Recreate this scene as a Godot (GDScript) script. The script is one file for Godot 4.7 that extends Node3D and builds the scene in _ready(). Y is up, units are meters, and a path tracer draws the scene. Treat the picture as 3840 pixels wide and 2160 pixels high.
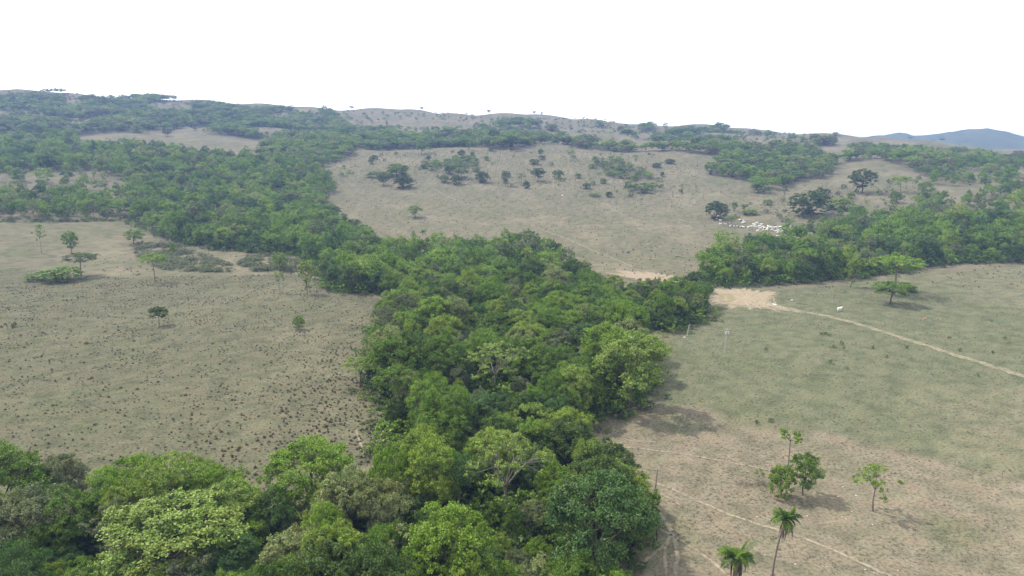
extends Node3D
# A dry cattle pasture with gallery woods, seen from the air; x to the right, -z away from the viewer, metres.

const AZIMUTH := [-3.1416, -1.4000, -0.9000, -0.6339, -0.4554, -0.2396, 0.0011, 0.2418, 0.4572, 0.6339, 0.9000, 1.4000, 3.1416]
const REACH := [0.0, 100.0, 200.0, 300.0, 400.0, 500.0, 600.0, 700.0, 800.0, 900.0, 1000.0, 1100.0, 1200.0, 1300.0, 1400.0, 1500.0, 1600.0, 1700.0, 1800.0, 1900.0, 2000.0, 2200.0, 2500.0, 3000.0, 4000.0, 9000.0]
const RISE := [
	[0.0, 0.0, 0.0, 0.0, 0.0, 0.0, 0.0, 5.0, 10.0, 15.0, 20.0, 25.0, 30.0, 35.0, 40.0, 45.0, 50.0, 55.0, 60.0, 60.0, 60.0, 60.0, 60.0, 60.0, 60.0, 60.0],
	[0.0, 0.0, 0.0, 0.0, 0.0, 0.0, 0.0, 5.0, 10.0, 15.0, 20.0, 25.0, 30.0, 35.0, 40.0, 45.0, 50.0, 55.0, 60.0, 60.0, 60.0, 60.0, 60.0, 60.0, 60.0, 60.0],
	[0.0, 0.0, 0.0, 0.0, 0.0, 1.5, 11.3, 21.1, 30.6, 42.9, 54.6, 66.0, 77.5, 89.4, 104.1, 119.5, 138.1, 157.1, 176.1, 192.5, 191.0, 165.6, 132.0, 92.5, 30.7, 30.0],
	[0.0, 0.0, 0.0, 0.0, 0.0, 1.5, 11.3, 21.1, 30.6, 42.9, 54.6, 66.0, 77.5, 89.4, 104.1, 119.5, 138.1, 157.1, 176.1, 192.5, 191.0, 165.6, 132.0, 92.5, 30.7, 30.0],
	[0.0, 0.0, 0.0, 0.0, 0.0, 1.3, 9.2, 18.8, 30.6, 47.8, 63.6, 74.5, 83.8, 96.1, 112.5, 128.5, 144.6, 160.6, 176.6, 182.7, 177.4, 147.5, 117.2, 81.7, 30.6, 30.0],
	[0.0, 0.0, 0.0, 0.0, 0.0, 1.0, 7.1, 15.4, 31.4, 50.1, 64.3, 74.6, 83.3, 92.7, 107.3, 122.6, 137.9, 153.3, 166.5, 164.6, 154.8, 124.3, 96.6, 67.4, 30.4, 30.0],
	[0.0, 0.0, 0.0, 0.0, 0.0, 1.1, 8.0, 16.0, 32.9, 54.7, 69.5, 77.3, 86.4, 97.0, 109.8, 122.6, 135.5, 148.6, 153.2, 147.9, 133.6, 105.7, 78.7, 56.1, 30.3, 30.0],
	[0.0, 0.0, 0.0, 0.0, 0.0, 1.0, 7.1, 15.5, 33.7, 53.9, 67.7, 73.8, 80.8, 88.8, 97.2, 105.8, 114.4, 121.6, 119.0, 109.2, 93.6, 69.0, 42.0, 32.2, 30.0, 30.0],
	[0.0, 0.0, 0.0, 0.0, 0.0, 1.1, 8.4, 20.2, 34.3, 46.8, 57.4, 64.5, 70.5, 75.6, 80.9, 87.9, 94.0, 91.2, 81.4, 65.8, 51.6, 44.2, 35.5, 33.5, 30.0, 30.0],
	[0.0, 0.0, 0.0, 0.0, 0.0, 1.4, 10.2, 20.2, 30.2, 39.9, 47.0, 51.6, 55.8, 58.5, 60.9, 63.3, 65.1, 61.8, 52.0, 36.4, 22.2, 14.8, 6.3, 13.9, 29.8, 30.0],
	[0.0, 0.0, 0.0, 0.0, 0.0, 1.4, 10.2, 20.2, 30.2, 39.9, 47.0, 51.6, 55.8, 58.5, 60.9, 63.3, 65.1, 61.8, 52.0, 36.4, 22.2, 14.8, 6.3, 13.9, 29.8, 30.0],
	[0.0, 0.0, 0.0, 0.0, 0.0, 0.0, 0.0, 5.0, 10.0, 15.0, 20.0, 25.0, 30.0, 35.0, 40.0, 45.0, 50.0, 55.0, 60.0, 60.0, 60.0, 60.0, 60.0, 60.0, 60.0, 60.0],
	[0.0, 0.0, 0.0, 0.0, 0.0, 0.0, 0.0, 5.0, 10.0, 15.0, 20.0, 25.0, 30.0, 35.0, 40.0, 45.0, 50.0, 55.0, 60.0, 60.0, 60.0, 60.0, 60.0, 60.0, 60.0, 60.0]
]
const AREA := {
	"foreground": [Vector2(-114.4, -115.9), Vector2(-96.0, -116.9), Vector2(-83.8, -116.5), Vector2(-66.2, -116.8), Vector2(-54.8, -114.5), Vector2(-46.1, -114.7), Vector2(-37.6, -118.3), Vector2(-29.5, -116.2), Vector2(-24.7, -114.1), Vector2(-23.1, -119.5), Vector2(-21.4, -120.9), Vector2(-15.9, -103.1), Vector2(-11.0, -78.5), Vector2(-83.2, -78.0)],
	"thicket_middle": [Vector2(-26.2, -142.9), Vector2(-23.2, -127.1), Vector2(-23.1, -119.5), Vector2(-15.9, -103.1), Vector2(-11.0, -78.5), Vector2(14.1, -78.5), Vector2(17.4, -96.5), Vector2(21.1, -106.7), Vector2(23.4, -112.9), Vector2(22.9, -119.1), Vector2(19.7, -125.9), Vector2(13.9, -136.1), Vector2(11.7, -147.1), Vector2(13.0, -152.8)],
	"thicket_bulge": [Vector2(-50.8, -279.6), Vector2(-50.5, -243.8), Vector2(-40.2, -191.8), Vector2(-32.8, -162.5), Vector2(-26.2, -142.9), Vector2(13.0, -152.8), Vector2(15.2, -160.8), Vector2(28.2, -167.9), Vector2(36.4, -179.6), Vector2(40.0, -195.8), Vector2(41.4, -230.6), Vector2(37.7, -270.7), Vector2(-1.3, -279.2)],
	"thicket_back": [Vector2(-110.5, -383.2), Vector2(-88.5, -328.4), Vector2(-59.6, -319.5), Vector2(-48.8, -283.1), Vector2(-1.3, -279.2), Vector2(37.7, -270.7), Vector2(38.3, -302.7), Vector2(32.4, -359.6), Vector2(20.2, -418.2), Vector2(11.3, -457.3), Vector2(-22.5, -433.9), Vector2(-59.8, -426.6), Vector2(-86.8, -423.2), Vector2(-105.3, -407.5)],
	"pond_lobe": [Vector2(38.3, -302.7), Vector2(37.7, -270.7), Vector2(47.1, -250.9), Vector2(61.1, -249.3), Vector2(75.8, -264.8), Vector2(85.1, -292.4), Vector2(75.7, -308.3)],
	"left_wood": [Vector2(-279.1, -512.2), Vector2(-259.1, -498.8), Vector2(-226.7, -472.3), Vector2(-197.7, -462.1), Vector2(-171.1, -449.0), Vector2(-138.8, -438.4), Vector2(-110.5, -383.2), Vector2(-105.3, -407.5), Vector2(-90.0, -439.3), Vector2(-104.1, -496.0), Vector2(-144.6, -565.7), Vector2(-171.1, -622.2), Vector2(-189.2, -698.3), Vector2(-189.7, -741.7), Vector2(-203.0, -787.1), Vector2(-235.9, -824.5), Vector2(-297.5, -883.4), Vector2(-368.7, -885.1), Vector2(-444.4, -876.2), Vector2(-584.0, -940.0), Vector2(-628.6, -1015.2), Vector2(-777.0, -950.0), Vector2(-580.7, -703.2), Vector2(-459.8, -771.4), Vector2(-388.3, -702.6), Vector2(-332.0, -584.4)],
	"left_strip": [Vector2(-417.5, -498.2), Vector2(-313.3, -538.7), Vector2(-332.0, -584.4), Vector2(-378.8, -630.2), Vector2(-421.0, -622.9), Vector2(-485.7, -583.5)],
	"left_open": [Vector2(-485.7, -583.5), Vector2(-421.0, -622.9), Vector2(-378.8, -630.2), Vector2(-337.0, -593.4), Vector2(-388.3, -702.6), Vector2(-459.8, -771.4), Vector2(-580.7, -703.2)],
	"upper_wood": [Vector2(-829.0, -981.0), Vector2(-794.5, -1085.8), Vector2(-686.4, -1109.5), Vector2(-555.0, -1165.3), Vector2(-458.2, -1171.1), Vector2(-383.1, -1144.7), Vector2(-311.0, -958.8), Vector2(-232.0, -948.5), Vector2(-173.6, -1056.1), Vector2(-21.4, -987.1), Vector2(124.0, -1024.4), Vector2(137.0, -1083.2), Vector2(76.1, -1194.1), Vector2(31.4, -1315.3), Vector2(-83.2, -1358.2), Vector2(-231.6, -1418.8), Vector2(-364.9, -1505.7), Vector2(-400.9, -1584.5), Vector2(-680.3, -1659.1), Vector2(-908.7, -1634.4), Vector2(-1088.3, -1504.0), Vector2(-1134.9, -1357.7)],
	"hill_wood": [Vector2(123.1, -1017.1), Vector2(228.3, -925.2), Vector2(277.2, -893.9), Vector2(237.6, -832.8), Vector2(210.3, -760.2), Vector2(198.1, -703.1), Vector2(220.7, -678.2), Vector2(273.6, -705.2), Vector2(342.9, -752.5), Vector2(391.3, -840.6), Vector2(443.4, -849.6), Vector2(609.0, -984.8), Vector2(590.9, -992.6), Vector2(468.3, -1010.0), Vector2(336.2, -962.4), Vector2(270.1, -1024.8), Vector2(126.3, -1044.2)],
	"right_rise": [Vector2(449.8, -739.4), Vector2(389.8, -647.0), Vector2(343.0, -583.5), Vector2(312.3, -540.1), Vector2(341.1, -507.4), Vector2(369.6, -491.3), Vector2(411.3, -478.5), Vector2(716.5, -850.0), Vector2(655.4, -888.1), Vector2(560.6, -841.5), Vector2(499.8, -782.8)],
	"right_wood": [Vector2(312.3, -540.1), Vector2(296.4, -522.2), Vector2(281.9, -535.4), Vector2(256.2, -533.6), Vector2(224.6, -496.7), Vector2(197.6, -465.9), Vector2(151.5, -434.5), Vector2(120.2, -397.3), Vector2(96.4, -346.4), Vector2(107.9, -335.1), Vector2(137.3, -344.2), Vector2(180.3, -357.1), Vector2(209.3, -367.5), Vector2(240.5, -390.8), Vector2(273.2, -398.5), Vector2(305.1, -401.6), Vector2(346.0, -398.8), Vector2(411.3, -478.5), Vector2(369.6, -491.3), Vector2(341.1, -507.4)],
	"upper_right": [Vector2(443.4, -849.6), Vector2(449.8, -739.4), Vector2(499.8, -782.8), Vector2(560.6, -841.5), Vector2(716.5, -850.0), Vector2(872.2, -1036.8), Vector2(609.0, -984.8)],
	"gap_wood": [Vector2(-397.2, -1167.3), Vector2(-357.6, -1238.0), Vector2(-293.7, -1234.8), Vector2(-210.5, -949.3), Vector2(-223.3, -911.5), Vector2(-238.8, -835.1), Vector2(-297.5, -883.4), Vector2(-335.8, -906.4), Vector2(-349.6, -1024.7)],
	"ridge_wood": [Vector2(-390.8, -1542.2), Vector2(-388.5, -1607.6), Vector2(-280.1, -1721.6), Vector2(-81.1, -1630.1), Vector2(105.9, -1670.7), Vector2(285.9, -1615.9), Vector2(433.3, -1491.8), Vector2(574.9, -1420.3), Vector2(620.6, -1343.0), Vector2(524.9, -1133.8), Vector2(386.4, -1108.0), Vector2(282.6, -1074.0), Vector2(158.0, -1196.8), Vector2(84.6, -1330.0), Vector2(32.2, -1351.0), Vector2(-91.6, -1497.8), Vector2(-256.2, -1571.3)],
	"copse_a": [Vector2(-112.4, -840.5), Vector2(-114.1, -872.6), Vector2(-90.6, -887.9), Vector2(-73.3, -928.5), Vector2(-46.0, -913.2), Vector2(-41.8, -857.7), Vector2(-67.2, -848.5), Vector2(-90.5, -838.4)],
	"copse_b": [Vector2(103.6, -873.3), Vector2(136.8, -878.9), Vector2(149.8, -836.7), Vector2(163.5, -808.0), Vector2(157.5, -788.3), Vector2(127.2, -782.8), Vector2(112.7, -809.3)],
	"copse_c": [Vector2(124.2, -758.2), Vector2(155.4, -765.7), Vector2(167.2, -748.7), Vector2(155.6, -723.6), Vector2(138.3, -720.2), Vector2(123.5, -732.1)],
	"copse_d": [Vector2(-177.3, -804.6), Vector2(-149.1, -815.7), Vector2(-121.3, -818.0), Vector2(-119.1, -802.0), Vector2(-145.8, -796.2)],
	"shrub_patch": [Vector2(-245.2, -438.2), Vector2(-257.3, -467.5), Vector2(-237.3, -477.2), Vector2(-205.0, -442.1), Vector2(-164.9, -400.1), Vector2(-157.9, -377.0), Vector2(-178.8, -374.1), Vector2(-196.3, -382.6), Vector2(-220.0, -406.1)],
	"shrub_patch_east": [Vector2(-168.1, -420.6), Vector2(-169.4, -444.2), Vector2(-150.6, -435.0), Vector2(-128.4, -408.5), Vector2(-120.4, -378.4), Vector2(-145.1, -378.7), Vector2(-162.5, -400.0)],
	"pasture_bushes": [Vector2(-291.9, -931.7), Vector2(-160.8, -977.5), Vector2(119.4, -985.8), Vector2(236.5, -874.8), Vector2(190.6, -705.3), Vector2(161.5, -676.0), Vector2(48.2, -744.4), Vector2(-21.5, -776.8), Vector2(-173.4, -775.4), Vector2(-263.6, -838.1)],
	"hill_bushes": [Vector2(193.2, -650.4), Vector2(278.5, -676.4), Vector2(442.9, -738.5), Vector2(375.8, -629.1), Vector2(304.6, -543.1), Vector2(276.9, -551.1), Vector2(227.4, -581.1)],
	"hummocks": [Vector2(-347.8, -411.0), Vector2(-203.5, -358.5), Vector2(-120.5, -371.6), Vector2(-56.1, -305.1), Vector2(-51.1, -216.8), Vector2(-39.8, -178.7), Vector2(-30.1, -146.9), Vector2(-33.2, -128.8), Vector2(-64.6, -113.6), Vector2(-106.8, -112.1)],
	"dense_hummocks": [Vector2(-84.7, -201.9), Vector2(-90.1, -254.8), Vector2(-64.8, -282.7), Vector2(-51.1, -216.8), Vector2(-39.8, -178.7), Vector2(-30.1, -146.9), Vector2(-33.2, -128.8), Vector2(-57.8, -125.3), Vector2(-70.2, -155.3)],
	"east_tufts": [Vector2(38.5, -178.1), Vector2(53.0, -235.7), Vector2(89.0, -279.3), Vector2(131.5, -329.0), Vector2(298.6, -392.7), Vector2(325.2, -390.1), Vector2(115.3, -129.2), Vector2(108.6, -133.9), Vector2(78.8, -158.3)],
	"brown_tufts": [Vector2(18.4, -154.0), Vector2(44.9, -177.3), Vector2(78.3, -157.2), Vector2(114.0, -127.6), Vector2(80.6, -86.1), Vector2(18.9, -85.9), Vector2(27.2, -117.8)],
	"clearing": [Vector2(-590.8, -951.3), Vector2(-683.9, -1105.1), Vector2(-555.0, -1165.3), Vector2(-397.2, -1167.3), Vector2(-343.9, -1025.1), Vector2(-386.6, -930.0)],
	"bare_soil": [Vector2(92.5, -322.7), Vector2(100.9, -331.6), Vector2(112.3, -336.4), Vector2(119.6, -328.5), Vector2(126.7, -322.7), Vector2(123.6, -311.0), Vector2(117.8, -300.4), Vector2(120.1, -288.2), Vector2(122.2, -282.8), Vector2(113.9, -283.4), Vector2(105.0, -286.9), Vector2(96.8, -293.4), Vector2(90.7, -299.8)],
	"pond": [Vector2(95.0, -307.7), Vector2(99.0, -317.2), Vector2(103.3, -319.1), Vector2(104.4, -312.8), Vector2(102.9, -305.9), Vector2(98.7, -301.9), Vector2(95.2, -302.8)],
	"soil_bank": [Vector2(53.8, -375.7), Vector2(64.7, -387.8), Vector2(79.2, -380.4), Vector2(90.9, -363.5), Vector2(95.8, -341.9), Vector2(95.6, -319.9), Vector2(86.8, -322.7), Vector2(79.6, -342.0), Vector2(66.0, -357.0)],
}
const TRAIL := {
	"track": [2.6, [Vector2(92.5, -302.9), Vector2(99.0, -294.8), Vector2(106.9, -289.8), Vector2(115.0, -286.2), Vector2(125.3, -278.3), Vector2(132.4, -268.6), Vector2(138.9, -253.2), Vector2(145.0, -237.2), Vector2(150.4, -223.0), Vector2(155.2, -210.5), Vector2(159.6, -199.1), Vector2(162.6, -187.9)]],
	"spur": [0.9, [Vector2(122.8, -313.8), Vector2(117.5, -296.3), Vector2(120.7, -289.7), Vector2(124.5, -278.4)]],
	"trail_long": [0.75, [Vector2(17.3, -145.5), Vector2(22.1, -139.5), Vector2(26.4, -134.5), Vector2(29.9, -131.1), Vector2(33.3, -127.9), Vector2(38.9, -121.8), Vector2(42.4, -118.3), Vector2(49.0, -113.8), Vector2(54.5, -109.7), Vector2(58.5, -105.0), Vector2(62.1, -100.4), Vector2(65.0, -95.3)]],
	"trail_upper": [0.5, [Vector2(17.7, -149.4), Vector2(25.2, -148.7), Vector2(32.3, -147.1), Vector2(40.8, -144.5), Vector2(50.4, -140.4), Vector2(58.0, -137.3), Vector2(66.6, -137.2)]],
	"trail_faint": [0.4, [Vector2(18.0, -150.3), Vector2(25.6, -151.0), Vector2(34.2, -151.6)]],
	"trail_a": [0.7, [Vector2(27.8, -121.4), Vector2(28.6, -116.7), Vector2(29.1, -112.4), Vector2(28.9, -108.6), Vector2(28.2, -105.1), Vector2(26.3, -98.6), Vector2(22.9, -85.9)]],
	"trail_b": [0.6, [Vector2(26.2, -114.7), Vector2(27.5, -113.1), Vector2(28.7, -111.4), Vector2(29.0, -109.6)]],
	"trail_c": [0.6, [Vector2(29.0, -111.8), Vector2(26.8, -108.6), Vector2(24.0, -105.6), Vector2(21.3, -102.2)]],
	"trail_d": [0.55, [Vector2(29.2, -111.1), Vector2(31.4, -107.7), Vector2(33.7, -103.9), Vector2(35.2, -99.8), Vector2(37.3, -92.9)]],
	"trail_e": [0.5, [Vector2(27.6, -109.6), Vector2(26.3, -106.2), Vector2(25.0, -99.6), Vector2(22.5, -89.2)]],
	"trail_west": [0.5, [Vector2(-38.4, -157.6), Vector2(-36.0, -151.0), Vector2(-33.4, -142.9)]],
	"trail_mid": [0.55, [Vector2(29.9, -126.9), Vector2(31.6, -124.1), Vector2(32.9, -122.3)]],
	"far_trail": [1.1, [Vector2(14.7, -571.0), Vector2(28.9, -536.9), Vector2(44.6, -500.2), Vector2(56.5, -453.3), Vector2(67.6, -421.5), Vector2(71.5, -400.7)]],
	"far_trail_b": [0.6, [Vector2(53.6, -429.5), Vector2(64.0, -430.9), Vector2(68.5, -427.2)]],
	"hill_trail": [0.8, [Vector2(14.1, -577.0), Vector2(-17.7, -634.7), Vector2(-56.0, -700.2), Vector2(-86.4, -755.9)]],
}
const LONE_TREES := [
	[-260.9, -467.7, 10.4, 12.6, "round", "light", "small round light green tree alone on the left pasture near the wood"],
	[-282.9, -434.1, 14.4, 9.1, "round", "bright", "slim lollipop tree with bright crown at the far left of the left pasture"],
	[-299.3, -430.0, 19.2, 7.4, "sparse", "light", "tall thin sapling with few leaves near the left edge of the left pasture"],
	[-233.8, -364.6, 12.9, 17.4, "umbrella", "deep", "dark flat topped tree with forked trunk beside a low bush on the left pasture"],
	[-236.3, -352.6, 7.6, 20.0, "bush", "bright", "wide low green bush beneath the dark flat topped tree"],
	[-250.4, -354.0, 4.1, 11.8, "bush", "mid", "small low bush left of the wide green bush"],
	[-184.1, -345.6, 15.3, 13.0, "umbrella", "light", "thin pale trunked tree with light flat crown beside the grey green scrub"],
	[-139.5, -261.6, 8.0, 7.1, "spreading", "deep", "small dark tree standing alone in the middle of the left pasture"],
	[-82.6, -255.7, 5.3, 4.5, "bush", "bright", "bright green bushy sapling alone on the right side of the left pasture"],
	[-112.6, -324.4, 11.4, 5.5, "sparse", "light", "leggy light green sapling left of the columnar tree at the wood edge"],
	[-98.7, -322.0, 16.3, 7.2, "column", "yellow", "columnar yellow green tree at the wood corner on the left pasture"],
	[-130.4, -378.1, 11.0, 8.0, "round", "light", "light green young tree rising from the eastern scrub patch"],
	[-199.2, -464.4, 9.9, 8.3, "round", "yellow", "yellow green young tree in front of the dark left wood"],
	[-220.6, -440.5, 7.6, 4.1, "column", "bright", "bright upright sapling standing in the grey green scrub"],
	[-194.8, -259.0, 2.0, 2.3, "bush", "deep", "tiny dark shrub near the left edge of the left pasture"],
	[181.0, -316.0, 18.4, 25.0, "umbrella", "bright", "large umbrella crowned tree with pale trunk before the right wood"],
	[168.7, -296.8, 10.7, 17.0, "spreading", "mid", "dark spreading tree with leaning stems below the umbrella crowned tree"],
	[169.3, -334.5, 14.7, 6.2, "column", "yellow", "slim yellow green sapling before the right wood edge"],
	[56.6, -129.7, 12.7, 5.1, "highcrown", "bright", "tall thin tree with long bare trunk and small flat crown"],
	[54.1, -126.0, 7.0, 5.2, "bush", "bright", "dense green bush at the foot of the tall thin tree"],
	[51.3, -131.1, 3.7, 2.3, "sparse", "bright", "small thin shrub tree left of the dense green bush"],
	[58.9, -127.2, 9.1, 6.2, "round", "mid", "dense upright tree with short trunk right of the dense green bush"],
	[70.1, -121.3, 10.0, 8.2, "sparse", "bright", "two tiered open crowned tree alone on the brown pasture"],
	[-86.1, -609.0, 10.8, 13.0, "round", "yellow", "round yellow green tree alone on the far pasture"],
	[-133.9, -799.0, 18.0, 23.6, "spreading", "mid", "spreading tree with trunk on the far pasture bank"],
	[-143.9, -772.5, 11.5, 11.5, "round", "deep", "small dark round tree left of two others on the far pasture bank"],
	[-120.2, -760.2, 12.6, 21.5, "bush", "deep", "wide dark bushy tree at the front of the far pasture bank"],
	[-67.5, -921.8, 10.8, 10.8, "round", "deep", "dark round tree at the top of the copse on the far pasture"],
	[-74.2, -827.5, 9.7, 13.1, "bush", "deep", "dark bush below the copse on the far pasture"],
	[-108.2, -904.1, 6.9, 6.9, "round", "deep", "tiny dark round tree left of the copse on the far pasture"],
	[-125.3, -961.6, 15.3, 12.4, "round", "mid", "leaning round tree near the crest above the copse"],
	[-113.8, -967.1, 7.4, 10.2, "umbrella", "mid", "small flat crowned tree near the crest beside the leaning round tree"],
	[-77.7, -788.4, 8.3, 11.5, "bush", "mid", "leftmost bush of the row under the copse"],
	[-63.3, -778.6, 10.0, 13.7, "bush", "deep", "dark dense bush of the row under the copse"],
	[-58.8, -810.4, 11.8, 18.9, "spreading", "mid", "open spreading tree behind the dark dense bush"],
	[-33.7, -791.2, 12.0, 16.6, "bush", "deep", "dark rounded bush tree standing alone right of the row"],
	[-7.1, -772.6, 17.1, 10.8, "column", "grey", "greyish upright tree above the central far pasture"],
	[10.7, -776.7, 13.6, 11.8, "sparse", "grey", "thin leafless looking tree above the central far pasture"],
	[15.7, -757.7, 8.0, 8.0, "bush", "deep", "small dark bush at the foot of the thin grey tree"],
	[29.3, -794.9, 15.3, 16.7, "round", "deep", "big dark round tree right of the thin grey tree"],
	[54.3, -806.6, 9.4, 13.2, "bush", "mid", "mid green bush right of the big dark round tree"],
	[38.8, -943.5, 9.4, 7.7, "round", "deep", "small dark lollipop tree high on the far pasture"],
	[75.1, -892.6, 15.7, 13.0, "sparse", "light", "light feathery tree high on the far pasture"],
	[-27.3, -997.3, 25.6, 15.7, "umbrella", "deep", "tall dark tree with long trunk on the crest"],
	[0.0, -986.3, 19.0, 18.4, "round", "deep", "dark broad tree on the crest right of the tall one"],
	[-60.8, -976.8, 12.5, 6.8, "column", "light", "narrow light tree on the crest left of the tall dark one"],
	[28.7, -879.2, 6.7, 14.3, "bush", "mid", "low bush row high on the far pasture"],
	[81.2, -752.4, 6.6, 9.7, "bush", "mid", "bush at the left below the hillside thicket"],
	[101.0, -715.3, 5.9, 7.6, "bush", "deep", "dark round bush at the lower edge of the hillside"],
	[86.0, -718.4, 3.4, 11.8, "bush", "mid", "low flat scrub at the lower edge of the hillside"],
	[175.6, -840.7, 5.5, 11.0, "bush", "deep", "dark low bush right of the hillside thicket"],
	[196.2, -862.6, 5.2, 12.4, "bush", "deep", "farther dark low bush right of the hillside thicket"],
	[337.8, -663.4, 22.6, 23.4, "round", "deep", "tall dark tree with a clear trunk on the right hillside"],
	[371.8, -659.1, 15.9, 18.5, "umbrella", "yellow", "light flat crowned tree on the right hillside"],
	[254.1, -583.2, 21.3, 32.7, "bush", "deep", "huge dark round tree on the right hillside above the herd"],
	[176.3, -590.1, 15.2, 19.8, "bush", "deep", "larger dark tree sheltering cattle at the left end of the herd"],
	[179.6, -558.7, 8.6, 13.1, "umbrella", "mid", "smaller flat crowned tree with cattle in its shade"],
	[299.8, -656.8, 7.6, 9.3, "bush", "deep", "dark bush behind the huge dark round tree"],
	[262.2, -661.9, 11.7, 8.3, "sparse", "deep", "thin dark tree left of the huge dark round tree"],
	[344.2, -617.4, 9.9, 10.7, "bush", "mid", "mid green bush below the light flat crowned tree"],
	[305.0, -565.2, 6.4, 8.3, "bush", "grey", "greyish round bush at the right hillside foot"],
	[290.1, -601.8, 10.2, 20.3, "bush", "yellow", "wide light green bush right of the huge dark round tree"],
	[209.9, -603.4, 5.2, 14.2, "bush", "yellow", "pale yellow green scrub above the herd"],
	[294.3, -578.9, 4.6, 6.1, "bush", "deep", "small dark bush at the right hillside foot"],
	[199.9, -615.2, 9.5, 4.9, "column", "mid", "narrow upright shrub above the sheltering trees"],
	[226.7, -584.6, 6.6, 3.7, "sparse", "grey", "thin grey shrub left below the huge dark round tree"],
	[228.6, -567.6, 2.9, 10.7, "bush", "mid", "low scrub strip above the right part of the herd"],
	[241.3, -549.9, 4.9, 6.3, "bush", "mid", "small bush between the herd and the right wood"],
	[242.6, -923.1, 18.9, 13.3, "umbrella", "deep", "tall trunked tree standing above the hillside woods"],
	[-563.2, -1143.6, 11.9, 13.4, "round", "deep", "single dark round tree in the distant clearing"],
	[-399.6, -1755.1, 9.5, 14.7, "round", "deep", "leftmost small tree standing alone on the skyline ridge"],
	[-228.6, -1785.4, 9.5, 10.5, "round", "deep", "second small tree standing alone on the skyline ridge"],
	[-56.9, -1709.1, 10.0, 12.0, "round", "deep", "highest standing small tree on the bare skyline ridge"],
	[54.7, -1728.0, 9.1, 9.1, "round", "deep", "small skyline tree right of the middle of the ridge"],
	[73.0, -1721.9, 7.0, 8.0, "round", "deep", "tiny skyline tree next to another right of the ridge middle"],
	[325.0, -1648.3, 8.8, 11.7, "round", "grey", "pale skyline tree on the right part of the ridge"],
	[632.6, -1365.4, 7.0, 12.3, "round", "deep", "skyline bush tree where the ridge meets the blue mountain"],
	[765.9, -1243.0, 6.8, 10.2, "umbrella", "deep", "small umbrella tree before the blue mountain"],
	[719.4, -1261.3, 5.9, 10.1, "umbrella", "mid", "small spreading tree before the blue mountain"],
]
const WOOD_TREES := [
	[-53.6, -96.9, 16.0, 21.6, "dome", "light", "big feathery yellow green tree in the bottom left wood"],
	[-36.2, -113.6, 17.7, 15.6, "dome", "bright", "tall bright green tree rising highest from the bottom left wood"],
	[-1.5, -114.2, 18.5, 15.9, "bare", "light", "half bare tree with a pale forked trunk in the middle of the wood"],
	[-5.1, -178.8, 16.1, 19.5, "bare", "light", "half bare tree with pale spreading limbs in the wide wood"],
	[-64.5, -100.6, 12.4, 10.0, "bare", "grey", "tree with bare twisted grey limbs in the bottom left wood"],
	[-82.1, -101.5, 13.5, 9.4, "bare", "pale", "pale sparse leaved tree in the bottom left corner"],
	[30.6, -170.9, 22.2, 19.6, "dome", "light", "feathery yellow green tree bulging from the right side of the wide wood"],
	[-20.6, -153.3, 13.4, 9.0, "round", "bright", "round bright headed tree in the left part of the wood"],
	[-14.8, -153.4, 11.2, 6.1, "round", "bright", "smaller round bright headed tree beside the larger one"],
	[12.5, -94.6, 21.0, 16.4, "dome", "blue", "broad bluish green tree at the wood edge near the cattle trails"],
	[23.4, -112.9, 9.5, 5.9, "column", "mid", "dense vine covered tree beside the wooden pole"],
	[24.5, -118.8, 8.5, 5.3, "sparse", "yellow", "light open young tree behind the vine covered tree"],
	[33.7, -230.5, 11.0, 18.4, "dome", "light", "pale yellow green crown at the back right of the wide wood"],
	[-43.8, -186.6, 8.8, 10.1, "umbrella", "light", "thin leaning tree reaching out over the left pasture"],
	[-90.2, -110.5, 16.8, 13.8, "dome", "mid", "mid green tree at the left edge of the bottom wood"],
	[-69.2, -112.8, 14.6, 11.7, "spreading", "bright", "layered bright tree at the back of the bottom left wood"],
	[-51.4, -111.5, 14.0, 9.8, "dome", "bright", "bright green tree left of the tallest one at the field edge"],
	[88.7, -322.7, 10.1, 11.9, "bush", "deep", "dark bush tree at the pond side"],
]
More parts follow.
